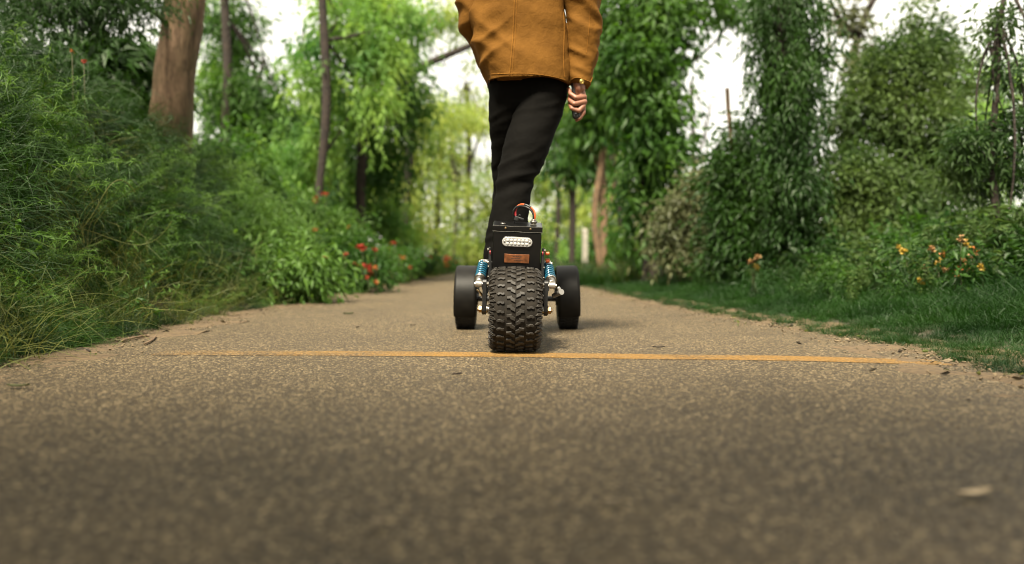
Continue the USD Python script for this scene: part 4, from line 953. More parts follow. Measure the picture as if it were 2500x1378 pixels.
def block(poly, H=0.0075, inset=0.0016):
    """A tread block: polygon in (u, v), walls, a chamfer and a top."""
    p = np.asarray(poly, float)
    area = np.sum(p[:, 0] * np.roll(p[:, 1], -1) - p[:, 1] * np.roll(p[:, 0], -1))
    if area < 0:
        p = p[::-1]
    from shapely.geometry import Polygon
    c = p.mean(0)
    top = p + (c - p) / (np.linalg.norm(c - p, axis=1, keepdims=True) + 1e-9) * inset
    n = len(p)
    rings = [(p, -0.001), (p, H - inset), (top, H)]
    V = np.vstack([on_tyre(a[:, 0], a[:, 1], h) for a, h in rings])
    Fc = []
    for k in range(2):
        for i in range(n):
            a, b = k * n + i, k * n + (i + 1) % n
            Fc += [[a, b, b + n], [a, b + n, a + n]]
    tv, tf = trimesh.creation.triangulate_polygon(Polygon(top), engine='earcut')
    ids = np.array([np.argmin(np.linalg.norm(top - q, axis=1)) for q in tv]) + 2 * n
    tf = ids[tf]
    e = top[tf - 2 * n]
    s = np.cross(e[:, 1] - e[:, 0], e[:, 2] - e[:, 0])
    tf[s < 0] = tf[s < 0][:, ::-1]
    return V, np.vstack([np.array(Fc), tf])
zl = np.array([(-0.0010, 0.0005), (-0.0010, 0.0145), (-0.0125, 0.0225), (-0.0140, 0.0300), (-0.0330, 0.0260), (-0.0330, 0.0160), (-0.0210, 0.0165), (-0.0175, 0.0080)])
ml = np.array([(0.0400, 0.0060), (0.0480, 0.0035), (0.0560, 0.0075), (0.0650, 0.0040), (0.0690, 0.0085), (0.0640, 0.0150), (0.0555, 0.0165), (0.0470, 0.0125), (0.0405, 0.0150)])
sl = np.array([(0.0790, 0.0030), (0.0900, 0.0000), (0.1120, 0.0030), (0.1120, 0.0165), (0.0910, 0.0150), (0.0800, 0.0130)])
sl2 = np.array([(0.0720, 0.0210), (0.0800, 0.0195), (0.0980, 0.0220), (0.0980, 0.0320), (0.0800, 0.0300)])
blocks = []
rt = np.random.default_rng(7)
for k in range(ROWS):
    for poly, mir, sh in ((zl, 1, 0), (zl, -1, 0.5), (ml, 1, 0.2), (ml, -1, 0.7), (sl, 1, 0.0), (sl, -1, 0.5), (sl2, 1, 0.0), (sl2, -1, 0.5)):
        p = poly * [mir, 1.0] * [1, PT / 0.0345]
        if poly is zl:
            p = p * [1, 0.92]
        p[:, 1] += (k + sh) * PT
        blocks.append(block(p, 0.0066 if poly is not sl else 0.0052))
obj('tread', Lx(cat_(blocks)), M['tread'], wheel, label='raised zigzag tread blocks')
nubs = []
for k in range(150):
    u, v = rt.choice([-1, 1]) * rt.uniform(0.070, 0.125), rt.uniform(0, 2 * PI * RR)
    a = on_tyre(np.array([u]), np.array([v]), 0.003)[0]
    b = on_tyre(np.array([u + rt.normal() * 0.002]), np.array([v + rt.normal() * 0.003]), 0.010 + 0.006 * rt.random())[0]
    nubs.append(tube([a, b], [0.0006, 0.0003], 4))
obj('rubber_hairs', Lx(cat_(nubs)), M['rubber'], wheel, kind='stuff')
axl = RC - [0, 0, 0.002]
obj('axle', Lx(cyl(axl - [0.135, 0, 0], axl + [0.135, 0, 0], 0.0075, 16)), M['brass'], board, smooth=30)

# battery box with lid, tilted up at the far side
BR = roty(math.radians(2.4)) @ rotx(math.radians(9.5))
BC = at(1264, 553, 3.045)                          # front upper edge of the lid, middle
def B(x, y, z):                                     # box frame: x right, y away, z up; origin = that edge
    return BC + BR @ np.array([x, y, z], float)
def bbox_(size, c, r=0.003):
    v, f = rbox(size, r)
    return (v + np.asarray(c)) @ BR.T + BC, f
box = obj('battery_box', bbox_((0.189, 0.150, 0.148), (0, 0.078, -0.0985), 0.004), M['black_box'], board, smooth=30)
obj('lid', bbox_((0.195, 0.156, 0.0225), (0, 0.078, -0.0113), 0.0025), M['black_box'], box, smooth=30)
obj('lid_edge', bbox_((0.1955, 0.0012, 0.0014), (0, 0.0, -0.0222), 0.0005), M['bare_edge'], box)
obj('lid_edge', bbox_((0.190, 0.0012, 0.0012), (0, 0.0004, -0.0008), 0.0005), M['bare_edge'], box)
for sx in (-0.047, 0.050):
    ps = B(sx, 0.0005, -0.0085); nn = BR @ np.array([0, -1, 0.0])
    obj('screw', cat_([cyl(ps, ps + nn * 0.0035, 0.0043, 16, 0.001), cyl(ps + nn * 0.0034, ps + nn * 0.0038, 0.0016, 6)]), M['brass'], box, smooth=30)
ps = B(-0.058, 0.055, 0.0); nz = BR @ np.array([0, 0, 1.0])
obj('lid_button', cyl(ps, ps + nz * 0.005, 0.0105, 20, 0.002), M['steel'], box, smooth=30)
g0 = B(0.062, 0.045, 0.0)
obj('cable_gland', cat_([cyl(g0, g0 + nz * 0.006, 0.0140, 6, 0.001), cyl(g0 + nz * 0.006, g0 + nz * 0.009, 0.0112, 20), cyl(g0 + nz * 0.009, g0 + nz * 0.019, 0.0135, 12, 0.002), cyl(g0 + nz * 0.019, g0 + nz * 0.025, 0.0105, 20, 0.003)]), M['steel'], box, smooth=30)
# wires: an orange, a red ended and a black one arch from the gland to a black plug
gt = g0 + nz * 0.022
dep = gt[1]
pg = lambda a, b, dd=0.0: at(a, b, dep + dd)
w1 = spline(np.array([gt + [0.002, 0, 0], pg(1306, 524), pg(1302, 513, .005), pg(1291, 504, .01), pg(1276, 499.5, .02), pg(1264, 504, .03), pg(1259, 515, .035), pg(1259, 528, .035)]), 60)
w2 = spline(np.array([gt + [-0.003, -0.003, 0], pg(1301.5, 524, -.006), pg(1297, 515, -.004), pg(1288, 507.5, .0), pg(1275, 504, .012), pg(1261, 506, .025), pg(1254, 515, .03), pg(1254, 530, .04), pg(1257, 545, .06)]), 60)
w3 = spline(np.array([gt + [0.000, 0.005, 0], pg(1304, 522, .008), pg(1298, 512, .01), pg(1286, 503, .016), pg(1272, 502, .026), pg(1261, 509, .034), pg(1256, 520, .04), pg(1256, 538, .06)]), 60)
obj('wire', tube(w1[:22], 0.0040, 10), M['orange_wire'], board, smooth=True, label='orange wire end at the gland')
obj('wire', tube(w1[21:33], 0.0042, 10), M['black_wire'], board, smooth=True, label='black tape sleeve on the orange wire')
obj('wire', tube(w1[32:48], 0.0040, 10), M['orange_wire'], board, smooth=True, label='orange wire over the top of the arch')
obj('wire', tube(w1[47:], 0.0042, 10), M['red_wire'], board, smooth=True, label='dark red wire end at the plug')
obj('wire', tube(w2, 0.0036, 10), M['black_wire'], board, smooth=True, label='black wire')
obj('wire', tube(w3, 0.0036, 10), M['black_wire'], board, smooth=True, label='black wire')
pc = at(1266, 533, dep + 0.035)
obj('plug', cat_([rbox((0.018, 0.018, 0.020), 0.003, pc + [-0.008, 0, -0.002], roty(0.3)), rbox((0.024, 0.014, 0.009), 0.003, pc + [0.010, -0.004, -0.003], roty(0.35)), cyl(pc + [0.0, 0, 0.006], pc + [0.006, -0.004, 0.013], 0.004, 10, 0.001)]), M['black_metal'], board, smooth=30)
# tail light
LC = np.array([0.0005, 0.0, -0.062])
def stadium(L, H, y0, y1, bev=0.0):
    cs = m3.CrossSection.circle(H / 2, 40).translate((-(L - H) / 2, 0)).hull() if False else None
    a = np.linspace(-PI / 2, PI / 2, 14)
    pr = np.r_[np.stack([(L - H) / 2 + H / 2 * np.cos(a), H / 2 * np.sin(a)], 1), np.stack([-(L - H) / 2 - H / 2 * np.cos(a), -H / 2 * np.sin(a)], 1)]
    n = len(pr)
    c = pr * (1 - 2 * bev / np.array([L, H]))
    rings = [(pr, y0), (pr, y1 + bev * .8), (c, y1)]
    V = np.vstack([np.c_[r[:, 0], np.full(n, y), r[:, 1]] for r, y in rings] + [[[0, y1, 0]]])
    Fc = []
    for k in range(2):
        for i in range(n):
            p, q = k * n + i, k * n + (i + 1) % n
            Fc += [[p, q, q + n], [p, q + n, p + n]]
    Fc += [[2 * n + i, 2 * n + (i + 1) % n, 3 * n] for i in range(n)]
    V = V + LC
    return V @ BR.T + BC, np.array(Fc)
light = obj('tail_light', stadium(0.118, 0.0360, 0.004, -0.0042, 0.002), M['lens'], board, smooth=30)
obj('gasket', stadium(0.1225, 0.0400, 0.004, 0.0015, 0.001), M['black_wire'], light, smooth=30)
def dome(x, z, r, flat=0.45, y0=-0.0042):
    s = trimesh.creation.icosphere(2, r)
    s.vertices = (s.vertices * [1, flat, 1] + LC + [x, y0, z]) @ BR.T + BC
    return s
for row, z in ((0, 0.0062), (1, -0.0068)):
    for k in range(6):
        obj('led', dome(-0.037 + 0.0148 * k, z, 0.0063), M['led'], light, smooth=True)
for k, x in enumerate((-0.031, 0.011, 0.027)):
    obj('led_socket', dome(x, 0.0 - 0.0005, 0.0024, 0.5, -0.0044), M['led_dark'], light, smooth=True)
for x in (-0.0495, 0.0495):
    obj('screw', dome(x, 0, 0.0042, 0.4), M['steel'], light, smooth=True)
# copper plate with worn dark script
PX = np.array([0.0015, 0.0025, -0.1275])
def plate(size, c, r=0.0008):
    v, f = rbox(size, r)
    return (v + np.asarray(c) + PX) @ BR.T + BC, f
cp = obj('name_plate', plate((0.0975, 0.006, 0.034), (0, 0, 0)), M['copper'], board, smooth=30)
ink = []
ri = np.random.default_rng(4)
for z, x0, x1 in ((0.0085, -0.016, 0.018), (0.001, -0.022, 0.012), (-0.006, -0.01, 0.02)):
    x = x0
    while x < x1:
        w = ri.uniform(0.002, 0.005)
        ink.append(plate((w, 0.001, ri.uniform(0.0012, 0.0030)), (x + w / 2, -0.0031, z + ri.normal() * 0.0005), 0.0003))
        x += w + 0.0006
obj('worn_script', cat_(ink), M['ink'], cp, kind='stuff')

# frame: side plates, cross members, deck
frame = []
for s in (-1, 1):
    frame.append(rbox((0.010, 0.26, 0.075), 0.003, (BX + s * 0.104, BY + 0.20, 0.265)))
    frame.append(rbox((0.012, 0.050, 0.16), 0.003, (BX + s * 0.104, BY + 0.09, 0.305)))
    frame.append(rbox((0.034, 0.055, 0.125), 0.004, (BX + s * 0.122, BY + 0.24, 0.290)))
frame.append(rbox((0.21, 0.012, 0.15), 0.003, (BX, BY + 0.185, 0.27)))
fr = obj('frame', Lx(cat_(frame)), M['black_metal'], board, smooth=30)
for s in (-1, 1):
    obj('bracket', Lx(rbox((0.009, 0.03, 0.028), 0.002, (BX + s * 0.106, BY + 0.10, 0.388))), M['black_metal'], fr, smooth=30)
    p0 = np.array([BX + s * 0.108, BY + 0.09, 0.392])
    obj('bolt', Lx(cyl(p0, p0 + [s * 0.008, 0, 0], 0.0062, 12, 0.0015)), M['steel'], fr, smooth=30)
    p0 = np.array([BX + s * 0.101, BY + 0.065, 0.380])
    obj('bolt', Lx(cyl(p0, p0 + [s * 0.004, 0, 0], 0.0085, 16, 0.001)), M['red_wire'], fr, smooth=30)
    for z, y in ((0.325, 0.062), (0.285, 0.066), (0.245, 0.07), (0.215, 0.066)):
        p0 = np.array([BX + s * 0.1065, BY + y, z])
        obj('bolt', Lx(cyl(p0, p0 + [s * 0.005, 0, 0], 0.0042, 10, 0.001)), M['steel'], fr, smooth=30)
for q, r, m_ in (((0.121, 0.10, 0.380), 0.007, 'orange_wire'), ((0.124, 0.12, 0.352), 0.009, 'orange_wire')):
    p0 = np.array([BX + q[0], BY + q[1], q[2]])
    obj('connector', Lx(cyl(p0 - [0.008, 0, 0], p0 + [0.010, 0, 0.001], r, 14, 0.002)), M[m_], board, smooth=30)
deck = obj('deck', cat_([rbox((0.23, 0.80, 0.022), 0.008, (BX + 0.01, 3.62, 0.222)), rbox((0.08, 0.75, 0.05), 0.006, (BX + 0.01, 3.62, 0.187))]), M['black_metal'], board, smooth=30)
obj('grip_tape', rbox((0.215, 0.78, 0.002), 0.0008, (BX + 0.01, 3.62, 0.2342)), M['grip'], deck)
# swing arms, shocks, axle nuts
for s in (-1, 1):
    dy = 0.0
    xa = BX + (-0.120 if s < 0 else 0.116)
    arm = m3.Manifold.batch_hull([m3.Manifold.cylinder(0.014, r, r, 24, True).rotate((0, 90, 0)).translate(p) for r, p in ((0.021, (xa, BY, 0.161)), (0.014, (xa, BY - 0.012, 0.263)))])
    arm += m3.Manifold.batch_hull([m3.Manifold.cylinder(0.014, r, r, 24, True).rotate((0, 90, 0)).translate(p) for r, p in ((0.020, (xa, BY, 0.161)), (0.015, (xa, BY + 0.24, 0.235)))])
    a_ = obj('swing_arm', Lx(arm), M['black_metal'], board, smooth=30)
    p0 = np.array([xa, BY, 0.161])
    obj('axle_nut', Lx(cat_([cyl(p0 + [s * 0.007, 0, 0], p0 + [s * 0.010, 0, 0], 0.0175, 20, 0.001), cyl(p0 + [s * 0.010, 0, 0], p0 + [s * 0.021, 0, 0], 0.0145, 6, 0.001), cyl(p0 + [s * 0.021, 0, 0], p0 + [s * 0.027, 0, 0], 0.0075, 12, 0.001)])), M['brass'], a_, smooth=30)
    obj('spacer', Lx(cat_([cyl(p0 - [s * 0.007, 0, 0], p0 - [s * 0.014, 0, 0], 0.0165, 16, 0.001), cyl(p0 - [s * 0.014, 0, 0], p0 - [s * 0.021, 0, 0], 0.0115, 16, 0.001)])), M['steel'], a_, smooth=30)
    pb = np.array([xa, BY - 0.012, 0.263 - 0.004])
    obj('pivot_bolt', Lx(cat_([cyl(pb + [s * -0.007, 0, 0], pb + [s * -0.018, 0, 0], 0.0085, 12, 0.001)])), M['steel'], a_, smooth=30)
    # shock: from the lower eye up and away to the frame
    lo = np.array([xa + s * 0.022, BY - 0.015, 0.258])
    hi = at(1174 if s < 0 else 1348, 649, BY + 0.20)
    hi = np.array([lo[0] + (0.010 if s < 0 else -0.010), BY + 0.19, 0.342])
    d = (hi - lo) / np.linalg.norm(hi - lo); ln = np.linalg.norm(hi - lo)
    sh = obj('shock_absorber', Lx(cat_([cyl(lo + d * 0.02, hi, 0.0085, 16), cyl(lo + d * 0.012, lo + d * 0.05, 0.0165, 24, 0.003)])), M['steel'], board, smooth=30)
    obj('lower_eye', Lx(cat_([cyl(lo - [0.013, 0, 0], lo + [0.013, 0, 0], 0.0125, 24, 0.002), cyl(lo - [0.017, 0, 0], lo + [0.017, 0, 0], 0.006, 6)])), M['silver'], sh, smooth=30)
    obj('spring_cup', Lx(cyl(lo + d * 0.048, lo + d * 0.056, 0.0215, 28, 0.002)), M['steel'], sh, smooth=30)
    obj('upper_eye', Lx(cat_([cyl(hi - [0.013, 0, 0], hi + [0.013, 0, 0], 0.0115, 24, 0.002), cyl(hi - d * 0.03, hi - d * 0.004, 0.012, 20, 0.002)])), M['silver'], sh, smooth=30)
    obj('mount_bolt', Lx(cyl(hi - [0.02, 0, 0], hi + [0.02, 0, 0], 0.006, 8, 0.001)), M['steel'], sh, smooth=30)
    tt = np.linspace(0, 1, 150)
    e1 = unit(np.cross(d, [1.0, 0, 0])); e2 = np.cross(d, e1)
    hx = lo + d * (0.058 + (ln - 0.088) * tt)[:, None] + 0.0178 * (np.cos(tt * 2 * PI * 6.5)[:, None] * e1 + np.sin(tt * 2 * PI * 6.5)[:, None] * e2)
    obj('spring', Lx(tube(hx, 0.0037, 8)), M['blue_spring'], sh, smooth=True)
# silver lever at the right
kl = spline(np.array([at(1352, 722, 3.05), at(1358, 719, 3.03), at(1366, 715, 3.0), at(1371, 713, 2.985)]), 12)
obj('lever', cat_([tube(kl, np.linspace(0.009, 0.0115, 12), 14), rbox((0.014, 0.016, 0.026), 0.005, at(1366, 708, 3.0), roty(-0.5))]), M['silver'], board, smooth=30)
kk = spline(np.array([at(1165, 708, 3.05), at(1172, 714, 3.04), at(1178, 724, 3.06), at(1180, 745, 3.1)]), 12)
obj('brake_hose', tube(kk, 0.004, 8), M['brass'], board, smooth=True)
kk = spline(np.array([at(1338, 700, 3.12), at(1334, 720, 3.10), at(1328, 738, 3.08), at(1322, 752, 3.06)]), 12)
obj('brake_hose', tube(kk, 0.005, 8), M['black_wire'], board, smooth=True)

# front wheels under curved mudguards
FY, FR = 4.04, 0.152
def revolve_x(profile, c, n=64, a0=0.0, a1=2 * PI):
    p = np.asarray(profile, float)
    full = abs(a1 - a0 - 2 * PI) < 1e-6
    ang = np.linspace(a0, a1, n, endpoint=not full)
    V = np.stack([np.stack([c[0] + p[:, 0], c[1] - p[:, 1] * np.cos(a), c[2] + p[:, 1] * np.sin(a)], 1) for a in ang])
    k, m = len(ang), len(p)
    i, j = np.meshgrid(np.arange(k if full else k - 1), np.arange(m - 1), indexing='ij')
    q = np.stack([i * m + j, i * m + j + 1, ((i + 1) % k) * m + j + 1, ((i + 1) % k) * m + j], -1).reshape(-1, 4)
    return V.reshape(-1, 3), q
for s, cxp in ((-1, 1137), (1, 1386.5)):
    cx = at(cxp, 720, FY)[0]
    c = np.array([cx, FY, 0.152])
    RT = roty(math.radians(1.6 * -s))
    def tilt(m):
        v, f = cat_([m])
        return (v - [cx, FY, 0]) @ RT.T + [cx, FY, 0], f
    pr = [(-0.040, 0.085), (-0.050, 0.10), (-0.0525, 0.122), (-0.049, 0.138), (-0.040, 0.148), (-0.02, 0.152), (0.02, 0.152), (0.040, 0.148), (0.049, 0.138), (0.0525, 0.122), (0.050, 0.10), (0.040, 0.085)]
    w = obj('front_wheel', tilt(cat_([cyl(c - [0.045, 0, 0], c + [0.045, 0, 0], 0.087, 40, 0.004), cyl(c - [0.06, 0, 0], c + [0.06, 0, 0], 0.03, 24, 0.003)])), M['black_metal'], board, smooth=30)
    obj('tyre', tilt(revolve_x(spline(np.c_[np.array(pr), np.zeros(12)], 40)[:, :2], c)), M['rubber_dark'], w, smooth=40)
    gr = []
    for k in range(44):
        for m_, off in ((-0.034, 0), (0.034, 0.5), (0.0, 0.25)):
            a = (k + off) * 2 * PI / 44
            v, f = rbox((0.026, 0.0035, 0.013), 0.0012, (0, 0, 0), seg=4)
            v = v[:, [0, 2, 1]] * [1, 1, 1]
            R_ = rotx(-(a - PI / 2)) 
            gr.append(((v + [m_, 0, 0.1520]) @ R_.T + c, f))
    obj('tread', tilt(cat_(gr)), M['rubber_dark'], w)
    # mudguard: thin shell, rounded sides, from low behind over the top to the front
    R0 = 0.1625
    outer = [(-0.0570, R0 - 0.020), (-0.0565, R0 - 0.010), (-0.0535, R0 - 0.0045), (-0.0475, R0 - 0.0012), (-0.040, R0), (0.040, R0), (0.0475, R0 - 0.0012), (0.0535, R0 - 0.0045), (0.0565, R0 - 0.010), (0.0570, R0 - 0.020)]
    inner = [(0.0550, R0 - 0.020), (0.0535, R0 - 0.0095), (0.040, R0 - 0.0030), (-0.040, R0 - 0.0030), (-0.0535, R0 - 0.0095), (-0.0550, R0 - 0.020), (-0.0570, R0 - 0.020)]
    c2 = c + [0, 0, 0.012]
    fv = revolve_x(outer + inner, c2, 60, math.radians(-36), math.radians(150))
    g = obj('mudguard', tilt(fv), M['fender'], board, smooth=35, label='matte black curved mudguard over the ' + ('left' if s < 0 else 'right') + ' front wheel')
    obj('stay', tilt(cat_([tube(np.array([c2 + [-s * 0.06, 0, 0], c2 + [-s * 0.061, R0 * 0.5, R0 * 0.84]]), 0.004, 8)])), M['black_metal'], g, smooth=30)
c0 = np.array([BX + 0.02, FY, 0.165])
obj('front_axle', cat_([cyl(c0 - [0.23, 0, 0.01], c0 + [0.23, 0, -0.01], 0.014, 20), rbox((0.16, 0.06, 0.05), 0.008, c0), rbox((0.09, 0.07, 0.06), 0.008, c0 + [0, -0.03, 0.04])]), M['black_metal'], board, smooth=30)


# ------------------------------------------------------------------ the rider
PD = 3.45
pers = thing('person', 'person in an ochre canvas jacket and black trousers riding the board, seen from behind', 'person', (at(1250, 640, 3.55)[0], 3.55, 0.235))
A = lambda x, y, d=0.0: at(x, y, PD + d)
def pr(px_, d=0.0): return px_ / F * (PD + d)
# body (only hand and wrist show; the rest is inside the clothes)
sh_l, sh_r = A(1172, -88, 0.03), A(1362, -90, 0.0)
el_l, wr_l = A(1160, 55, 0.06), A(1204, 112, 0.34)
el_r, wr_r = A(1427, 50, 0.02), A(1413, 208, -0.03)
hip_l, hip_r = A(1240, 235, 0.06), A(1325, 235, 0.0)
kn_r, an_r, kn_l, an_l = A(1255, 440, -0.02), at(1233, 655, 3.38), at(1226, 430, 3.68), at(1226, 655, 3.78)
chains = [
    [(A(1286, 205, 0.03), 0.085), (A(1268, 60, 0.03), 0.11), (A(1266, -60, 0.03), 0.12)],
    [(A(1266, -60, 0.03), 0.10), (A(1266, -120, 0.02), 0.065), (A(1268, -165, 0.01), 0.056)],
    [(A(1266, -80, 0.02), 0.085), (sh_l, 0.058), (A(1163, -10, 0.04), 0.045), (el_l, 0.042), (wr_l, 0.027)],
    [(A(1266, -80, 0.02), 0.085), (sh_r, 0.058), (A(1400, -20, 0.0), 0.048), (el_r, 0.042), (A(1420, 120, 0.0), 0.038), (wr_r, 0.026)],
    [(at(1252, 225, 3.51), 0.080), (at(1246, 325, 3.585), 0.070), (at(1240, 430, 3.675), 0.048), (at(1231, 650, 3.78), 0.036)],
    [(at(1322, 230, 3.48), 0.080), (at(1302, 310, 3.445), 0.070), (at(1257, 440, 3.40), 0.050), (at(1234, 655, 3.37), 0.036)],
    [(A(1268, -165, 0.01), 0.055), (A(1270, -200, 0.02), 0.06)],
    [(A(1270, -212, 0.05), 0.066), (A(1270, -246, 0.035), 0.080), (A(1270, -262, 0.02), 0.078)],
    [(A(1270, -200, 0.075), 0.045), (A(1270, -236, 0.095), 0.05)],
    [(A(1270, -224, 0.135), 0.010), (A(1270, -217, 0.150), 0.013)],
    [(A(1226, -225, 0.02), 0.010), (A(1224, -235, 0.015), 0.014)], [(A(1314, -225, 0.02), 0.010), (A(1316, -235, 0.015), 0.014)],
]
# left hand, relaxed, in front of the body
lh = wr_l + np.array([0.035, 0.06, -0.02])
chains += [[(wr_l, 0.025), (lh, 0.028)]]
for k in range(4):
    b = lh + np.array([0.01, 0.02, 0.02 - 0.015 * k]); chains.append([(b, 0.010), (b + [0.012, 0.032, -0.01], 0.009), (b + [0.02, 0.045, -0.03], 0.0075)])
chains.append([(lh, 0.012), (lh + [-0.01, 0.03, 0.03], 0.010), (lh + [0.0, 0.055, 0.03], 0.008)])
core = hulls(chains, 0.012, 10)
# right hand: a fist round the remote, refined finer
H = lambda x, y, d=0.0: at(x, y, PD - 0.035 + d)
hand_ch = [
    [(wr_r + [0, 0, 0.05], 0.0255), (H(1416, 216), 0.0240)],
    [(H(1414, 214), 0.0205), (H(1418, 226, 0.005), 0.0195), (H(1424, 240, 0.004), 0.0160)],
    [(H(1414, 218), 0.0185), (H(1412, 232, 0.012), 0.0170), (H(1419, 262, 0.008), 0.0130)],
    [(H(1424, 240, 0.004), 0.0150), (H(1425, 252, 0.004), 0.0140), (H(1421, 262, 0.006), 0.0125), (H(1417, 270, 0.010), 0.0110)],
]
fingers = [
    [(1426, 237, -0.004, .0125), (1406, 239, -0.022, .0108), (1393, 230, -0.010, .0096), (1388, 217, 0.016, .0085)],
    [(1427, 249, -0.004, .0125), (1402, 254, -0.022, .0108), (1391, 246, -0.004, .0096), (1390, 236, 0.020, .0085)],
    [(1424, 259, -0.002, .0118), (1413, 271, -0.014, .0105), (1396, 265, -0.014, .0094), (1391, 254, 0.008, .0083)],
    [(1424, 262, 0.010, .0108), (1425, 275, 0.004, .0092), (1416, 289, 0.000, .0082), (1408, 294, 0.010, .0072)],
    [(1411, 222, 0.018, .0150), (1402, 226, 0.040, .0120), (1396, 240, 0.046, .0105), (1399, 254, 0.042, .0090)],
]
hand_m = hulls([[(c, r) for c, r in ch] for ch in hand_ch] + [[(H(x, y, d), r) for x, y, d, r in f] for f in fingers], 0.0045, 7)
body_v, body_f = cat_([core, hand_m])
u_ = m3.Manifold(m3.Mesh(np.asarray(core.vertices, np.float32), np.asarray(core.faces, np.uint32))) + m3.Manifold(m3.Mesh(np.asarray(hand_m.vertices, np.float32), np.asarray(hand_m.faces, np.uint32)))
obj('body', u_ if u_.num_tri() > 100 else (body_v, body_f), M['skin'], pers, smooth=True)
# face details and hair (above the picture's edge)
hair = hulls([[(A(1270, -255, 0.0), 0.085), (A(1270, -268, 0.03), 0.080)], [(A(1270, -235, -0.02), 0.075), (A(1270, -215, -0.02), 0.055)]], 0.012, 6)
obj('hair', hair, M['hair'], pers, smooth=True)
for sx in (1254, 1286):
    e = trimesh.creation.icosphere(2, 0.011); e.apply_translation(A(sx, -236, 0.135)); obj('eye', e, M['lens'], pers, smooth=True)
mo = trimesh.creation.icosphere(2, 0.02); mo.vertices *= [1, 0.3, 0.25]; mo.apply_translation(A(1270, -203, 0.118)); obj('mouth', mo, M['red_wire'], pers, smooth=True)

# jacket: torso loft, two sleeves, united and creased
rows = [(208, 1189, 1391, 0.82), (195, 1187, 1392, 0.80), (150, 1171, 1391, 0.74), (110, 1160, 1388, 0.65), (60, 1154, 1383, 0.64), (0, 1152, 1377, 0.63), (-50, 1148, 1382, 0.62), (-85, 1165, 1372, 0.58), (-112, 1195, 1340, 0.62), (-135, 1225, 1308, 0.8), (-150, 1232, 1302, 0.9)]
rr = np.array(rows, float)
rr = spline(np.c_[rr[:, 1:3], rr[:, 0], rr[:, 3] * 100], 60)
ph = np.arange(72) * 2 * PI / 72
ringsV = []
for L_, R_, y, k in rr:
    l, r = A(L_, y, 0.02), A(R_, y, 0.02)
    c, hw_ = (l + r) / 2, (r[0] - l[0]) / 2
    k /= 100
    ex = 2 / 2.6
    cx_, sy_ = np.sign(np.cos(ph)) * np.abs(np.cos(ph)) ** ex, np.sign(np.sin(ph)) * np.abs(np.sin(ph)) ** ex
    hem_drop = -0.018 * np.clip((y - 100) / 100, 0, 1) * np.clip(np.cos(ph - 0.15), 0, 1) ** 2      # lower at the right side
    ringsV.append(np.stack([c[0] + hw_ * cx_, c[1] + hw_ * k * sy_, c[2] + hem_drop], 1))
V = np.vstack(ringsV)
nR = len(rr)
i, j = np.meshgrid(np.arange(nR - 1), np.arange(72), indexing='ij')
q = np.stack([i * 72 + j, i * 72 + (j + 1) % 72, (i + 1) * 72 + (j + 1) % 72, (i + 1) * 72 + j], -1).reshape(-1, 4)
k72 = np.arange(72)
n0 = len(V)
V = np.vstack([V, V[:72].mean(0) + [0, 0, 0.0], V[-72:].mean(0)])
tf = np.vstack([q[:, [0, 1, 2]], q[:, [0, 2, 3]], np.stack([np.full(72, n0), (k72 + 1) % 72, k72], 1), np.stack([np.full(72, n0 + 1), (nR - 1) * 72 + k72, (nR - 1) * 72 + (k72 + 1) % 72], 1)])
def solid(v, f):
    t = trimesh.Trimesh(v, f, process=True); t.fix_normals()
    return m3.Manifold(m3.Mesh(np.asarray(t.vertices, np.float32), np.asarray(t.faces, np.uint32)))
torso = solid(V, tf)
def sleeve(pts_):
    p = spline(np.array([np.r_[c, r] for c, r in pts_]), 40)
    return solid(*tube(p[:, :3], p[:, 3], 40))
sl_r = sleeve([(A(1352, -85, 0.0), 0.085), (A(1390, -60, 0.0), 0.086), (A(1418, 0, 0.0), 0.079), (A(1425, 60, 0.0), 0.074), (A(1421, 120, 0.0), 0.068), (A(1417, 170, -0.01), 0.054), (A(1414, 190, -0.02), 0.0460), (A(1413, 207, -0.03), 0.0425)])
sl_l = sleeve([(A(1190, -85, 0.02), 0.083), (A(1172, -40, 0.03), 0.080), (A(1163, 10, 0.04), 0.075), (A(1163, 50, 0.06), 0.069), (A(1177, 85, 0.12), 0.060), (A(1196, 108, 0.25), 0.050), (A(1204, 112, 0.32), 0.044)])
jk = (torso + sl_r + sl_l).refine_to_length(0.0095).to_mesh()
jt = trimesh.Trimesh(jk.vert_properties[:, :3].astype(float), jk.tri_verts, process=True)
trimesh.smoothing.filter_taubin(jt, 0.5, 0.53, 6)
P = np.array(jt.vertices); N = np.array(jt.vertex_normals)
def ridge(p, seed):
    return 1 - np.abs(2 * meshkit.fbm(p, 2, seed) - 1) * 2.0
cxz = P - A(1260, 0)
diag = np.stack([(cxz[:, 0] * 0.80 + cxz[:, 2] * 0.60) * 3.2, cxz[:, 1] * 5, (-cxz[:, 0] * 0.60 + cxz[:, 2] * 0.80) * 9.0], 1)
diag2 = np.stack([(cxz[:, 0] * 0.80 - cxz[:, 2] * 0.60) * 3.4, cxz[:, 1] * 5, (cxz[:, 0] * 0.60 + cxz[:, 2] * 0.80) * 9.0], 1)
m_left = sstep(0.08, -0.12, cxz[:, 0])
sleeve_m = sstep(0.225, 0.27, P[:, 0])
arm_x = np.stack([P[:, 0] * 7, P[:, 1] * 7, P[:, 2] * 15 + P[:, 0] * 9], 1)
disp = 0.018 * m_left * (ridge(diag, 1) - 0.35) + 0.012 * (ridge(diag2, 5) - 0.3) * (1 - sleeve_m) * (0.4 + m_left) + 0.017 * sleeve_m * (ridge(arm_x, 3) - 0.3) + 0.005 * (meshkit.fbm(P * 22, 3, 7) - 0.5)
jt.vertices = P + N * disp[:, None]
trimesh.smoothing.filter_taubin(jt, 0.5, 0.53, 5)
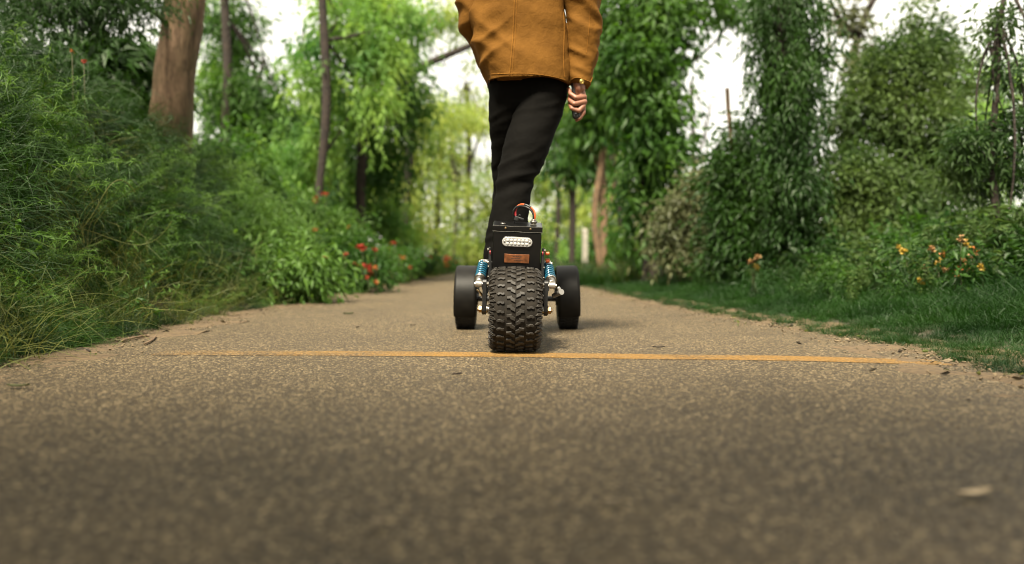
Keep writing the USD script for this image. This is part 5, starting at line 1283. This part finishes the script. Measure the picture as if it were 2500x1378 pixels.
N = np.array(jt.vertex_normals); P = np.array(jt.vertices)
# open hollow hem: push the bottom cap up inside the jacket
bot = (N[:, 2] < -0.8) & (P[:, 2] < A(1290, 190)[2]) & (P[:, 0] < A(1393, 0)[0])
vv_ = np.array(jt.vertices); vv_[bot, 2] += 0.012; jt.vertices = vv_
jacket = obj('jacket', jt, M['jacket'], pers, smooth=True)
ray = trimesh.ray.ray_triangle.RayMeshIntersector(jt)
def project(pts_px, off=0.0006):
    """Points on the jacket's surface behind photo pixels."""
    o = np.array([0, 0, CAM_H]); out = []
    d = np.array([unit(at(a, b, 3.4) - o) for a, b in pts_px])
    loc, idx, tri = ray.intersects_location(np.repeat(o[None], len(d), 0), d, multiple_hits=False)
    order = np.argsort(idx)
    return loc[order] - d[idx[order]] * off
def seam(name, q, n, r, parent=jacket):
    s_ = spline(np.array([(a, b, 0.0) for a, b in q]), n)[:, :2]
    p_ = project(s_)
    if len(p_) > 3:
        ker = np.array([1, 2, 1]) / 4
        ps_ = p_.copy(); ps_[1:-1] = p_[:-2] * .25 + p_[1:-1] * .5 + p_[2:] * .25
        obj(name, tube(ps_, r, 6), M['seam'], parent, smooth=True)
seam('back_seam', [(1257, -20), (1255, 30), (1252, 90), (1247, 150), (1244, 192)], 50, 0.0028)
seam('back_seam', [(1263, -20), (1261, 30), (1258, 90), (1253, 150), (1250, 192)], 50, 0.0016)
seam('side_seam', [(1375, 30), (1377, 100), (1376, 150), (1379, 190)], 40, 0.0022)
seam('hem_stitch', [(1190, 182), (1220, 181), (1260, 180), (1310, 182), (1350, 188), (1380, 196)], 60, 0.0020)
seam('hem_fold', [(1194, 194), (1220, 195), (1260, 194), (1310, 196), (1350, 201), (1384, 208)], 60, 0.0040)
seam('sleeve_seam', [(1441, 10), (1439, 60), (1434, 110), (1432, 130)], 40, 0.0018)
seam('cuff_seam', [(1395, 196), (1408, 190), (1425, 194), (1440, 200)], 24, 0.0026)
seam('cuff_placket', [(1459, 150), (1452, 172), (1444, 195), (1434, 217)], 30, 0.0034)
bt = project([(1420, 200)])
if len(bt):
    bm = trimesh.creation.icosphere(3, 0.0105); bm.vertices *= [1, 0.4, 1]; bm.apply_translation(bt[0] + [0, -0.003, 0])
    obj('cuff_button', bm, M['gold_button'], jacket, smooth=True)
    rim = trimesh.creation.torus(0.0088, 0.0015); rim.apply_transform(trimesh.transformations.rotation_matrix(PI / 2, [1, 0, 0])); rim.apply_translation(bt[0] + [0, -0.0055, 0])
    obj('button_rim', rim, M['gold_button'], jacket, smooth=True)

# trousers
def leg(ch):
    p = spline(np.array([np.r_[c, r] for c, r in ch]), 50)
    return solid(*tube(p[:, :3], p[:, 3], 40))
q_ = lambda x, y, D: at(x, y, D)
lr = leg([(q_(1325, 180, 3.475), 0.104), (q_(1323, 235, 3.475), 0.108), (q_(1306, 300, 3.45), 0.0990), (q_(1281, 370, 3.42), 0.0960), (q_(1258, 440, 3.40), 0.0790), (q_(1246, 520, 3.385), 0.0810), (q_(1235, 590, 3.375), 0.0860), (q_(1233, 640, 3.37), 0.0890), (q_(1233, 650, 3.37), 0.0880)])
ll = leg([(q_(1250, 180, 3.50), 0.104), (q_(1250, 235, 3.52), 0.107), (q_(1247, 320, 3.58), 0.0950), (q_(1241, 400, 3.66), 0.0760), (q_(1240, 440, 3.68), 0.0700), (q_(1238, 520, 3.72), 0.0720), (q_(1233, 600, 3.76), 0.0780), (q_(1230, 645, 3.78), 0.0800)])
hp = m3.Manifold.batch_hull([*[m3.Manifold.sphere(r, 32).translate(tuple(q_(x, y, d))) for x, y, d, r in ((1252, 190, 3.49, 0.100), (1324, 190, 3.475, 0.104), (1252, 236, 3.51, 0.104), (1322, 236, 3.475, 0.106))]])
tm = (lr + ll + hp).refine_to_length(0.011).to_mesh()
tt_ = trimesh.Trimesh(tm.vert_properties[:, :3].astype(float), tm.tri_verts, process=True)
trimesh.smoothing.filter_taubin(tt_, 0.5, 0.53, 8)
P = np.array(tt_.vertices); N = np.array(tt_.vertex_normals)
kz = np.exp(-((P[:, 2] - A(0, 430)[2]) / 0.10) ** 2) + 0.8 * np.exp(-((P[:, 2] - A(0, 590)[2]) / 0.09) ** 2) + 0.6 * np.exp(-((P[:, 2] - A(0, 270)[2]) / 0.08) ** 2)
wr_ = ridge(np.stack([P[:, 0] * 4 + P[:, 2] * 5, P[:, 1] * 4, P[:, 2] * 15 - P[:, 0] * 6], 1), 13)
tt_.vertices = P + N * (0.010 * (kz + 0.2) * (wr_ - 0.3) + 0.006 * (meshkit.fbm(P * 14, 3, 17) - 0.5))[:, None]
trimesh.smoothing.filter_taubin(tt_, 0.5, 0.53, 3)
trs = obj('trousers', tt_, M['trousers'], pers, smooth=True)
# shoes on the deck
for c, yaw in ((at(1233, 640, 3.37), 1.0), (at(1230, 640, 3.78), 0.9)):
    d = np.array([math.cos(yaw), math.sin(yaw), 0]); z0 = 0.2352
    o = np.array([c[0], c[1], z0])
    sh_ = m3.Manifold.batch_hull([m3.Manifold.sphere(0.036, 20).translate(tuple(o + d * a + [0, 0, 0.036 + h])) for a, h in ((-0.06, 0.03), (0.02, 0.035), (0.10, 0.0), (0.15, -0.006))])
    sh_ = sh_.trim_by_plane((0, 0, 1), z0 + 0.012)
    s_ = obj('shoe', sh_, M['black_wire'], pers, smooth=40)
    so = m3.Manifold.batch_hull([m3.Manifold.cylinder(0.014, r, r, 24).translate(tuple(o + d * a)) for a, r in ((-0.06, 0.036), (0.03, 0.034), (0.10, 0.042), (0.15, 0.034))])
    obj('sole', so, M['rubber_dark'], s_, smooth=40)

# the remote in the right hand
Hc = lambda x, y, d=0.0: at(x, y, PD - 0.035 + d)
rem = thing('remote_control', 'black handheld remote gripped upright in the right fist', 'remote control', Hc(1404, 290, 0.006))
top_ = [(Hc(1401, 205, 0.010), 0.0125), (Hc(1403, 235, 0.010), 0.0125), (Hc(1406, 268, 0.012), 0.0130)]
obj('grip', hulls([top_], 0.005, 3), M['black_metal'], rem, smooth=True)
obj('head', hulls([[(Hc(1403, 274, 0.000), 0.0125), (Hc(1405, 285, -0.002), 0.0125)], [(Hc(1411, 274, 0.004), 0.0115), (Hc(1412, 284, 0.002), 0.0115)]], 0.005, 2), M['black_metal'], rem, smooth=True)
th = trimesh.creation.icosphere(2, 0.0065); th.apply_translation(Hc(1406, 279, -0.014)); obj('thumb_wheel', th, M['rubber_dark'], rem, smooth=True)
